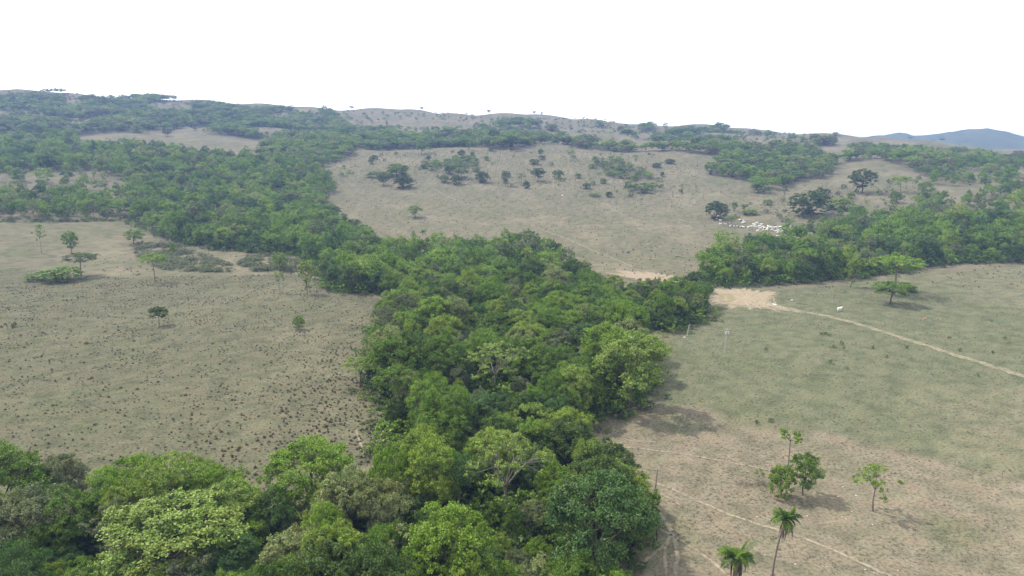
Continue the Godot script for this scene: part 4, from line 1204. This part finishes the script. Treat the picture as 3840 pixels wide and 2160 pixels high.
func animals() -> void:
	var cow_up := beast(false, false)
	var cow_down := beast(true, false)
	var horse_up := beast(false, true)
	var horse_down := beast(true, true)
	var tail := Geo.new()
	tail.tube([Vector3(-0.84, 1.2, 0), Vector3(-0.95, 1.0, 0), Vector3(-0.97, 0.6, 0.02), Vector3(-0.95, 0.42, 0.02)], [0.035, 0.025, 0.02, 0.04], 5, Color.WHITE)
	var tail_mesh := tail.mesh()
	var horn := Geo.new()
	for s in [-1.0, 1.0]:
		horn.tube([Vector3(1.16, 1.55, s * 0.06 + 0.05), Vector3(1.12, 1.68, s * 0.14 + 0.05), Vector3(1.10, 1.78, s * 0.13 + 0.05)], [0.03, 0.022, 0.008], 5, Color.WHITE)
	var horn_mesh := horn.mesh()
	var white := plain("white_hide", Color(0.66, 0.65, 0.62), 0.8)
	var cream := plain("cream_hide", Color(0.55, 0.50, 0.42), 0.8)
	var dark := plain("dark_hide", Color(0.035, 0.028, 0.024), 0.7)
	var brown := plain("brown_hide", Color(0.16, 0.075, 0.035), 0.7)
	var horn_mat := plain("horn", Color(0.2, 0.18, 0.15), 0.6)
	rng.seed = 501
	var from_left := {}
	var herd := HERD.duplicate()
	for k in herd.size():
		var p: Vector2 = herd[k]
		var where := "under the shade trees" if k < 13 else "in the thick of the herd" if k < 49 else "at the herd's loose right side"
		var cow_made := cow("cow", p, rng.randf() < 0.3, [cow_up, cow_down], tail_mesh, horn_mesh, cream if rng.randf() < 0.12 else white, horn_mat, "", "cow", "white cattle " + where)
		from_left.get_or_add(where, []).append(cow_made)
	var count_words := ["first", "second", "third", "fourth", "fifth", "sixth", "seventh", "eighth", "ninth", "tenth", "eleventh", "twelfth", "thirteenth", "fourteenth", "fifteenth", "sixteenth", "seventeenth", "eighteenth", "nineteenth", "twentieth"]
	for where in from_left:
		var l: Array = from_left[where]
		l.sort_custom(func(a, b): return seen_at(a.position).x < seen_at(b.position).x)
		for k in l.size():
			var back: bool = k >= (l.size() + 1) / 2
			l[k].set_meta("label", "white cow %s, %s from the %s" % [where, count_words[l.size() - 1 - k if back else k], "right" if back else "left"])
	for k in DARK_CATTLE.size():
		cow("cow", DARK_CATTLE[k], k % 2 == 1, [cow_up, cow_down], tail_mesh, horn_mesh, dark if k < 6 else brown, horn_mat, ["dark cow behind the shade trees' white cattle", "dark cow left of the herd's middle", "dark cow in the middle of the white herd", "dark cow along the back of the white herd", "dark cow at the lower right of the herd", "dark cow above the shade trees", "brown cow at the lower right of the herd", "brown cow in the shade at the herd's left end"][k], "cow", "dark cattle in the herd" if k < 6 else "brown cattle in the herd")
	var c := cow("cow", SPOT["cow_track"], false, [cow_up, cow_down], tail_mesh, horn_mesh, white, horn_mat, "lone white cow walking above the dirt track on the right pasture", "cow", "")
	c.rotation.y = 0.25
	c.scale = Vector3.ONE * 1.12
	c = cow("cow", SPOT["calf"], false, [cow_up, cow_down], tail_mesh, horn_mesh, cream, horn_mat, "pale calf beside the bare soil at the pond", "cow", "")
	c.rotation.y = 2.2
	c.scale = Vector3.ONE * 0.9
	c = cow("cow", SPOT["cow_far"], true, [cow_up, cow_down], tail_mesh, horn_mesh, white, horn_mat, "single white cow far up the central pasture fence", "cow", "")
	c = cow("cow", SPOT["cow_hidden"], false, [cow_up, cow_down], tail_mesh, horn_mesh, white, horn_mat, "white cow half hidden behind the wood lobe by the pond", "cow", "")
	c = cow("horse", SPOT["horse_dark"], false, [horse_up, horse_down], tail_mesh, null, dark, null, "black horse standing on the central pasture beside a trough", "horse", "")
	c.rotation.y = 0.3
	c = cow("horse", SPOT["horse_brown"], true, [horse_up, horse_down], tail_mesh, null, brown, null, "brown horse grazing behind the black one", "horse", "")
	c.rotation.y = 1.9


func cow(called: String, p: Vector2, grazing: bool, bodies: Array, tail_mesh: Mesh, horn_mesh: Mesh, hide: Material, horn_mat: Material, label: String, category: String, group: String) -> Node3D:
	var o := thing(called, on_ground(p), label, category, group)
	o.rotation.y = rng.randf() * 0.9 - 0.45 + (PI if rng.randf() < 0.5 else 0.0) if rng.randf() < 0.8 else rng.randf() * TAU
	o.scale = Vector3.ONE * rng.randf_range(1.0, 1.18)
	part("body", bodies[1 if grazing else 0], hide, o)
	part("tail", tail_mesh, hide, o)
	if horn_mesh and not grazing:
		part("horns", horn_mesh, horn_mat, o)
	return o


# ---------------------------------------------------------------- palms, poles, fences, small things
func frond_mesh(length: float, droop: float, rise: float, seed_: int, dead: bool) -> ArrayMesh:
	rng.seed = seed_
	var geo := Geo.new()
	var spine := []
	for k in 12:
		var t := k / 11.0
		spine.append(Vector3(length * t * (1.0 - 0.25 * t * droop), rise * length * t - droop * length * t * t, 0))
	var rad := []
	for k in 12:
		rad.append(lerpf(0.06, 0.012, k / 11.0))
	geo.tube(spine, rad, 4, Color(1.5, 1.4, 0.9) if not dead else Color(1, 1, 1))
	for k in 58:
		var t := 0.10 + 0.89 * k / 57.0
		var f := t * 11.0
		var q := mini(int(f), 10)
		var p: Vector3 = spine[q].lerp(spine[q + 1], f - q)
		var along: Vector3 = (spine[q + 1] - spine[q]).normalized()
		var len := length * 0.26 * sin(PI * clampf(t * 0.88 + 0.1, 0.0, 1.0)) * rng.randf_range(0.8, 1.15)
		for s in [-1.0, 1.0]:
			var out := (along * 0.55 + Vector3(0, rng.randf_range(-0.45, 0.35) - (0.9 if dead else 0.25), s * (0.9 if not dead else 0.35))).normalized()
			var b := rng.randf_range(0.75, 1.3)
			var nn := along.cross(out).normalized()
			geo.leaf(p + out * len * 0.5, nn, out, len, 0.05, Color(b, b, b))
	return geo.mesh()


func palm(at: Vector2, tall: float, size: float, lean: Vector2, seed_: int, label: String, skirt: int) -> void:
	var o := thing("palm_tree", on_ground(at), label, "palm tree", "")
	var trunk := Geo.new()
	var pts := []
	var rad := []
	for k in 25:
		var t := k / 24.0
		pts.append(Vector3(lean.x * t * t, tall * t - 0.3 * (1.0 - t), lean.y * t * t))
		rad.append((0.17 - 0.05 * t + (0.05 if t < 0.05 else 0.0)) * (1.08 if k % 2 else 0.97))
	trunk.tube(pts, rad, 8, Color.WHITE)
	part("trunk", trunk.mesh(), bark("grey"), o)
	var top: Vector3 = pts[24]
	var fresh := [frond_mesh(size, 0.75, 0.72, seed_, false), frond_mesh(size * 0.95, 0.95, 0.55, seed_ + 1, false), frond_mesh(size * 0.8, 0.35, 1.25, seed_ + 2, false)]
	var old := [frond_mesh(size * 0.75, 1.5, 0.1, seed_ + 3, true), frond_mesh(size * 0.62, 1.7, -0.2, seed_ + 4, true)]
	rng.seed = seed_ + 9
	for k in 26:
		var f := part("frond", fresh[2] if k % 5 == 0 else fresh[k % 2], foliage("mid" if k % 3 else "blue"), o)
		f.position = top
		f.rotation = Vector3(rng.randf_range(-0.15, 0.15), k * 2.4 + rng.randf_range(-0.3, 0.3), rng.randf_range(-0.5, 0.42))
		f.scale = Vector3.ONE * rng.randf_range(0.8, 1.15)
	for k in skirt:
		var f := part("dead_frond", old[k % 2], plain("dead_frond", Color(0.16, 0.13, 0.10), 1.0) if k == 0 else dead_mat, o)
		if k == 0:
			dead_mat = f.get_surface_override_material(0)
		f.position = top - Vector3(0, 0.15, 0)
		f.rotation = Vector3(0, k * 2.1 + rng.randf_range(-0.3, 0.3), rng.randf_range(-0.35, 0.0))
	var spear := Geo.new()
	spear.tube([Vector3.ZERO, Vector3(0.05, size * 0.35, 0), Vector3(0.12, size * 0.6, 0.05)], [0.05, 0.035, 0.008], 5, Color(1.6, 1.5, 0.9))
	var sp := part("spear_leaf", spear.mesh(), foliage("light"), o)
	sp.position = top


var dead_mat: Material


func box(geo: Geo, c: Vector3, s: Vector3, col := Color.WHITE) -> void:
	var a := c - s * 0.5
	var b := c + s * 0.5
	geo.quad(Vector3(a.x, a.y, b.z), Vector3(a.x, b.y, b.z), Vector3(b.x, b.y, b.z), Vector3(b.x, a.y, b.z), col)
	geo.quad(Vector3(b.x, a.y, a.z), Vector3(b.x, b.y, a.z), Vector3(a.x, b.y, a.z), Vector3(a.x, a.y, a.z), col)
	geo.quad(Vector3(a.x, a.y, a.z), Vector3(a.x, b.y, a.z), Vector3(a.x, b.y, b.z), Vector3(a.x, a.y, b.z), col)
	geo.quad(Vector3(b.x, a.y, b.z), Vector3(b.x, b.y, b.z), Vector3(b.x, b.y, a.z), Vector3(b.x, a.y, a.z), col)
	geo.quad(Vector3(a.x, b.y, b.z), Vector3(a.x, b.y, a.z), Vector3(b.x, b.y, a.z), Vector3(b.x, b.y, b.z), col)
	geo.quad(Vector3(a.x, a.y, a.z), Vector3(a.x, a.y, b.z), Vector3(b.x, a.y, b.z), Vector3(b.x, a.y, a.z), col)


func utility_pole(spot: String, tall: float, lean: Vector2, mat: Material, label: String, transformer: bool) -> Vector3:
	var o := thing("utility_pole", on_ground(SPOT[spot]), label, "utility pole")
	var g := Geo.new()
	g.tube([Vector3(0, -0.4, 0), Vector3(lean.x, tall, lean.y)], [0.19, 0.125], 10, Color.WHITE)
	part("pole", g.mesh(), mat, o)
	var top := Vector3(lean.x, tall, lean.y)
	var arm := Geo.new()
	box(arm, top + Vector3(0, -0.35, 0.14), Vector3(1.5 if transformer else 0.7, 0.11, 0.10))
	part("crossarm", arm.mesh(), mat, o)
	var ins := Geo.new()
	ins.tube([Vector3.ZERO, Vector3(0, 0.07, 0), Vector3(0, 0.10, 0), Vector3(0, 0.2, 0)], [0.03, 0.07, 0.05, 0.04], 8, Color.WHITE)
	var im := ins.mesh()
	var porcelain := plain("porcelain", Color(0.5, 0.48, 0.45), 0.3)
	for x in ([-0.65, 0.0, 0.65] if transformer else [0.25]):
		var p := part("insulator", im, porcelain, o)
		p.position = top + Vector3(x, -0.29, 0.14)
	if transformer:
		var steel := plain("galvanised_steel", Color(0.48, 0.49, 0.50), 0.45, 0.2)
		for s in [-1.0, 1.0]:
			var can := Geo.new()
			can.tube([Vector3(0, 0, 0), Vector3(0, 0.02, 0), Vector3(0, 0.95, 0), Vector3(0, 1.05, 0)], [0.20, 0.27, 0.27, 0.20], 12, Color.WHITE)
			var c := part("transformer_can", can.mesh(), steel, o)
			c.position = Vector3(lean.x * 0.82 + s * 0.36, tall - 1.95, lean.y + 0.2)
	return o.position + top


func wire(a: Vector3, b: Vector3, sag: float, label: String) -> void:
	var g := Geo.new()
	var pts := []
	var rad := []
	for k in 17:
		var t := k / 16.0
		pts.append(a.lerp(b, t) - Vector3(0, sag * 4.0 * t * (1.0 - t), 0))
		rad.append(0.006)
	g.tube(pts, rad, 4, Color.WHITE)
	var o := part("power_line", g.mesh(), plain("aluminium_wire", Color(0.35, 0.35, 0.36), 0.5), self)
	tag(o, label, "power line")


func fence(pts: Array, step: float, label: String, tall: float, line_up: bool) -> void:
	var at0 := on_ground(pts[0])
	var o := thing("wire_fence", at0, label, "fence")
	var post := Geo.new()
	post.tube([Vector3(0, -0.3, 0), Vector3(0.02, tall * 0.5, 0), Vector3(0.0, tall, 0.02)], [0.085, 0.08, 0.075], 6, Color.WHITE)
	var pm := post.mesh()
	var mat := plain("weathered_post", Color(0.17, 0.145, 0.115), 1.0)
	var line := resample(pts, 0.5)
	var gone := 0.0
	var heads := []
	for k in line.size():
		if k > 0:
			gone += line[k].distance_to(line[k - 1])
		if k == 0 or gone >= step:
			gone = 0.0
			var p := part("post", pm, mat, o)
			p.position = on_ground(line[k]) - at0
			p.rotation = Vector3(rng.randf_range(-0.08, 0.08), rng.randf() * TAU, rng.randf_range(-0.08, 0.08))
			p.scale = Vector3.ONE * rng.randf_range(0.85, 1.15)
			heads.append(p.position)
	if not line_up:
		return
	var steel := plain("fence_wire", Color(0.25, 0.24, 0.23), 0.6)
	for h in [0.35, 0.7, 1.05]:
		var g := Geo.new()
		var a := []
		var r := []
		for p in heads:
			a.append(p + Vector3(0, h, 0.08))
			r.append(0.006)
		g.tube(a, r, 3, Color.WHITE)
		part("wire", g.mesh(), steel, o)


func rock_mesh(seed_: int) -> ArrayMesh:
	rng.seed = seed_
	var noise := FastNoiseLite.new()
	noise.seed = seed_
	noise.frequency = 1.1
	var geo := Geo.new()
	var rings := 7
	var seg := 10
	for r in rings + 1:
		var t := PI * r / rings
		for a in seg:
			var d := Vector3(sin(t) * cos(TAU * a / seg), cos(t), sin(t) * sin(TAU * a / seg))
			var k := 1.0 + 0.45 * noise.get_noise_3dv(d * 1.3)
			geo.v.append(d * k)
			geo.n.append(d)
			var b := rng.randf_range(0.85, 1.15)
			geo.c.append(Color(b, b, b))
	for r in rings:
		for a in seg:
			var q := r * seg + a
			var e := r * seg + (a + 1) % seg
			geo.i.append_array([q, q + seg, e, e, q + seg, e + seg])
	return geo.mesh()


func small_things() -> void:
	var conc := plain("grey_concrete", Color(0.30, 0.29, 0.28), 0.9)
	var timber := plain("weathered_timber", Color(0.20, 0.17, 0.14), 1.0)
	var a := utility_pole("pole_transformer", 8.6, Vector2(0.45, 0.1), conc, "grey utility pole with two transformer cans on the right pasture", true)
	var b := utility_pole("pole_wood", 9.2, Vector2(0.55, 0.0), timber, "plain wooden utility pole beside the wood and cattle trails", false)
	var c := utility_pole("pole_short", 4.4, Vector2(0.7, 0.0), conc, "short leaning pole at the edge of the wood lobe", false)
	wire(a, b, 1.6, "thin power line from the transformer pole to the wooden pole")
	wire(a, c, 0.6, "thin line from the transformer pole to the short leaning pole")
	fence(FENCE, 8.5, "old wire fence dividing the green and brown right pastures", 1.35, true)
	fence(FAR_FENCE, 14.0, "distant fence line along the foot of the far hillside", 1.4, false)
	palm(SPOT["palm_tall"], 10.4, 3.1, Vector2(1.3, 0.3), 900, "tall slender palm with a long bare trunk on the brown pasture", 9)
	palm(SPOT["palm_short"], 9.6, 3.5, Vector2(0.5, 0.0), 950, "palm with a thick skirt of dead fronds at the bottom edge", 16)
	# termite mounds
	var rocks := [rock_mesh(11), rock_mesh(12), rock_mesh(13)]
	var red := plain("termite_earth", Color(0.115, 0.074, 0.048), 1.0)
	rng.seed = 610
	for k in MOUND.size():
		var o := part("termite_mound", rocks[k % 3], red, self)
		var s := rng.randf_range(0.38, 0.62) * (1.5 if k == 0 else 1.0)
		o.transform = Transform3D(Basis(Vector3.UP, rng.randf() * TAU).scaled(Vector3(s, s * 1.25, s)), on_ground(MOUND[k], s * 0.3))
		tag(o, "largest red brown termite mound on the left pasture", "termite mound", "" if k == 0 else "termite mounds on the left pasture")
		if k:
			to_name.append([o, MOUND[k], 0.5, "red brown termite mound"])
	var bone := plain("pale_stone", Color(0.42, 0.40, 0.37), 0.9)
	for p in PALE_STONES:
		var o := part("stone", rocks[rng.randi() % 3], bone, self)
		var s := rng.randf_range(0.07, 0.14)
		o.transform = Transform3D(Basis(Vector3.UP, rng.randf() * TAU).scaled(Vector3(s * 1.4, s * 0.7, s)), on_ground(p, s * 0.3))
		tag(o, "", "stone", "whitish stones on the brown pasture")
		to_name.append([o, p, 0.1, "small whitish stone"])
	for e in [["boulder", 0.7, "pale boulder near the pond on the right pasture", Color(0.30, 0.26, 0.20)], ["rubble", 0.6, "reddish earth lump on the right pasture", Color(0.26, 0.15, 0.10)], ["stone_pole", 0.45, "whitish block at the foot of the short leaning pole", Color(0.34, 0.33, 0.31)]]:
		var o := part("boulder", rocks[rng.randi() % 3], plain("stone", e[3], 0.95), self)
		o.transform = Transform3D(Basis(Vector3.UP, 1.0).scaled(Vector3(e[1], e[1] * 0.75, e[1])), on_ground(SPOT[e[0]], e[1] * 0.3))
		tag(o, e[2], "boulder")
	var log := Geo.new()
	log.tube([Vector3(-1.9, 0.16, -0.5), Vector3(-0.3, 0.2, 0.0), Vector3(1.9, 0.12, 0.6)], [0.2, 0.17, 0.1], 7, Color.WHITE)
	log.tube([Vector3(-0.3, 0.2, 0), Vector3(0.4, 0.7, -0.4)], [0.1, 0.04], 5, Color.WHITE)
	var lo := part("fallen_log", log.mesh(), bark("grey"), self)
	lo.position = on_ground(SPOT["log"])
	tag(lo, "grey fallen log on the grass right of the pond", "log")
	# overgrown stump post, snag
	for e in [["stump", 2.3, 0.22, "dark weathered stump post beside the cattle trails"], ["snag", 3.6, 0.16, "dead broken tree snag on the left pasture"]]:
		rng.seed = 701
		var g := Geo.new()
		g.tube([Vector3(0, -0.3, 0), Vector3(0.05, e[1] * 0.5, 0.03), Vector3(-0.06, e[1], 0.0)], [e[2] * 1.4, e[2], e[2] * 0.5], 7, Color.WHITE)
		for k in 4:
			limb(g, Vector3(0.02, e[1] * (0.45 + 0.12 * k), 0), Vector3(cos(k * 2.0) * 0.7, e[1] * (0.65 + 0.12 * k), sin(k * 2.0) * 0.7), e[2] * 0.35, 0.02, 0.2, 4)
		var o := part("dead_stump", g.mesh(), bark("grey" if e[0] == "snag" else "brown"), self)
		o.position = on_ground(SPOT[e[0]])
		tag(o, e[3], "stump")
	# heap of dry brush
	var heap := Geo.new()
	rng.seed = 702
	for k in 90:
		var s := Vector3(rng.randf_range(-3.2, 3.6), 0.05, rng.randf_range(-0.9, 0.9))
		limb(heap, s, s + Vector3(rng.randf_range(-1.2, 1.2), rng.randf_range(0.1, 0.9), rng.randf_range(-0.8, 0.8)), 0.035, 0.012, 0.4, 3)
	var hp := part("brush_heap", heap.mesh(), bark("grey"), self)
	hp.position = on_ground(SPOT["brush"])
	tag(hp, "low heap of dry grey brush left of the small thin shrub tree", "brush heap")
	# water trough
	var t := thing("water_trough", on_ground(SPOT["trough"]), "dark low water trough beside the black horse", "trough")
	var g := Geo.new()
	box(g, Vector3(0, 0.3, 0.42), Vector3(2.6, 0.6, 0.08))
	box(g, Vector3(0, 0.3, -0.42), Vector3(2.6, 0.6, 0.08))
	box(g, Vector3(-1.26, 0.3, 0), Vector3(0.08, 0.596, 0.756))
	box(g, Vector3(1.26, 0.3, 0), Vector3(0.08, 0.596, 0.756))
	box(g, Vector3(0, 0.06, 0), Vector3(2.43, 0.1, 0.75))
	part("basin", g.mesh(), conc, t)
	var wg := Geo.new()
	box(wg, Vector3(0, 0.42, 0), Vector3(2.42, 0.02, 0.74))
	part("water", wg.mesh(), plain("dark_water", Color(0.02, 0.025, 0.02), 0.1), t)


func build_mountain() -> void:
	var noise := FastNoiseLite.new()
	noise.seed = 4
	noise.frequency = 0.0035
	noise.fractal_octaves = 4
	var crest := Curve3D.new()
	for k in MOUNTAIN.size():
		var p: Vector3 = MOUNTAIN[k]
		var a: Vector3 = MOUNTAIN[maxi(k - 1, 0)]
		var b: Vector3 = MOUNTAIN[mini(k + 1, MOUNTAIN.size() - 1)]
		crest.add_point(p, (a - b) / 6.0, (b - a) / 6.0)
	crest.bake_interval = 30.0
	var line := crest.get_baked_points()
	var geo := Geo.new()
	var rows := 25
	for k in line.size():
		var dir := Vector2(line[k].x, line[k].z).normalized()
		for r in rows:
			var t := (r - 12) / 12.0
			var p := Vector2(line[k].x, line[k].z) + dir * t * 650.0
			var y := lerpf(line[k].y, 10.0, pow(absf(t), 0.85))
			y += noise.get_noise_2d(p.x, p.y) * 40.0 * absf(t) * (1.0 - absf(t)) * 2.0 + noise.get_noise_2d(p.x * 5.0, p.y * 5.0) * 5.0
			geo.v.append(Vector3(p.x, y, p.y))
			geo.n.append(Vector3.UP)
			var b := 1.0 + noise.get_noise_2d(p.x * 3.0, p.y * 3.0) * 0.5
			geo.c.append(Color(b, b, b))
	for k in line.size() - 1:
		for r in rows - 1:
			var q := k * rows + r
			geo.i.append_array([q, q + 1, q + rows, q + 1, q + rows + 1, q + rows])
	var st := SurfaceTool.new()
	st.create_from(geo.mesh(), 0)
	st.generate_normals()
	var o := part("mountain", st.commit(), plain("wooded_slope", Color(0.045, 0.062, 0.040), 1.0), self)
	tag(o, "blue hazy mountain on the right horizon", "", "", "structure")


# ---------------------------------------------------------------- the scene
func _ready() -> void:
	var cam := Camera3D.new()
	cam.name = "camera"
	add_child(cam)
	cam.position = EYE
	cam.rotation = Vector3(-atan(348.5 / 1717.0), 0, 0)
	cam.fov = rad_to_deg(2.0 * atan(724.5 / 1717.0))
	cam.near = 0.5
	cam.far = 20000.0
	cam.current = true

	var env := Environment.new()
	env.background_mode = Environment.BG_SKY
	var sky := ProceduralSkyMaterial.new()
	sky.sky_top_color = Color(0.97, 0.985, 1.0)
	sky.sky_horizon_color = Color(1.0, 1.0, 1.0)
	sky.ground_bottom_color = Color(0.62, 0.60, 0.55)
	sky.ground_horizon_color = Color(0.9, 0.9, 0.9)
	sky.sky_energy_multiplier = 1.14
	sky.sun_angle_max = 1.0
	env.sky = Sky.new()
	env.sky.sky_material = sky
	env.tonemap_mode = Environment.TONE_MAPPER_LINEAR
	env.tonemap_exposure = 1.66
	env.sdfgi_enabled = true
	env.ssao_enabled = true
	env.ssil_enabled = true
	env.fog_enabled = true
	env.fog_light_color = Color(0.62, 0.74, 1.0)
	env.fog_density = 0.00014
	var we := WorldEnvironment.new()
	we.name = "environment"
	we.environment = env
	add_child(we)

	var sun := DirectionalLight3D.new()
	sun.name = "sun"
	add_child(sun)
	sun.look_at_from_position(Vector3(-4.4, 6.8, -2.5), Vector3.ZERO)
	sun.light_energy = 1.38
	sun.light_color = Color(1.0, 0.965, 0.90)
	sun.light_angular_distance = 1.5
	sun.shadow_enabled = true

	patch_noise.seed = 14
	patch_noise.frequency = 0.006
	patch_noise.fractal_octaves = 3
	fine_noise.seed = 15
	fine_noise.frequency = 0.05
	fine_noise.fractal_octaves = 3
	for k in AREA:
		areas[k] = PackedVector2Array(AREA[k])
	bark_tex = noise_texture(31, 0.03, 4, 256, [[0.0, 0.5, 1.0], [Color(0.55, 0.55, 0.55), Color(0.9, 0.9, 0.9), Color(1, 1, 1)]])

	make_soil()
	build_ground()
	build_mountain()
	var dust := Color(0.225, 0.188, 0.134)
	var names := {"track": ["dirt_track", "pale two rut dirt track crossing the right pasture"], "far_trail": ["cattle_trail", "pale trail across the central far pasture"]}
	for k in TRAIL:
		var nm: Array = names.get(k, ["cattle_trail", "narrow worn cattle trail"])
		build_trail(nm[0], TRAIL[k][0], TRAIL[k][1], nm[1], k == "track", dust)
	build_patch("bare_soil", "bare_soil", 0.05, Color(0.215, 0.178, 0.128), "trampled bare soil round the pond", 0.55)
	build_patch("soil_bank", "soil_bank", 0.10, Color(0.215, 0.174, 0.126), "bare soil bank behind the wood lobe", 0.6)
	var pond := Geo.new()
	var ring := resample(AREA["pond"] + [AREA["pond"][0]], 1.0)
	var level := -1e9
	var mid := Vector2.ZERO
	for p in ring:
		level = maxf(level, ground_at(p.x, p.y))
		mid += p / ring.size()
	level += 0.10
	for k in ring.size() - 1:
		pond.tri(Vector3(mid.x, level, mid.y), Vector3(ring[k].x, level, ring[k].y), Vector3(ring[k + 1].x, level, ring[k + 1].y), Color.WHITE)
	for k in pond.n.size():
		pond.n[k] = Vector3.UP
	var po := part("pond", pond.mesh(), plain("muddy_water", Color(0.20, 0.165, 0.100), 0.12), self)
	tag(po, "small muddy cattle pond beside the wood", "", "", "structure")
	print("ground ", Time.get_ticks_msec())

	make_forms()
	print("forms ", Time.get_ticks_msec())
	rng.seed = 2024
	for t in WOOD_TREES:
		place_tree(t[4], t[0], t[1], t[2], t[3], t[5], t[6])
	near_woods()
	for t in LONE_TREES:
		place_tree(t[4], t[0], t[1], t[2], t[3], t[5], t[6])
	undergrowth()
	pasture_bushes()
	print("trees ", Time.get_ticks_msec())
	grass()
	animals()
	small_things()
	name_by_place()
	print("done ", Time.get_ticks_msec())
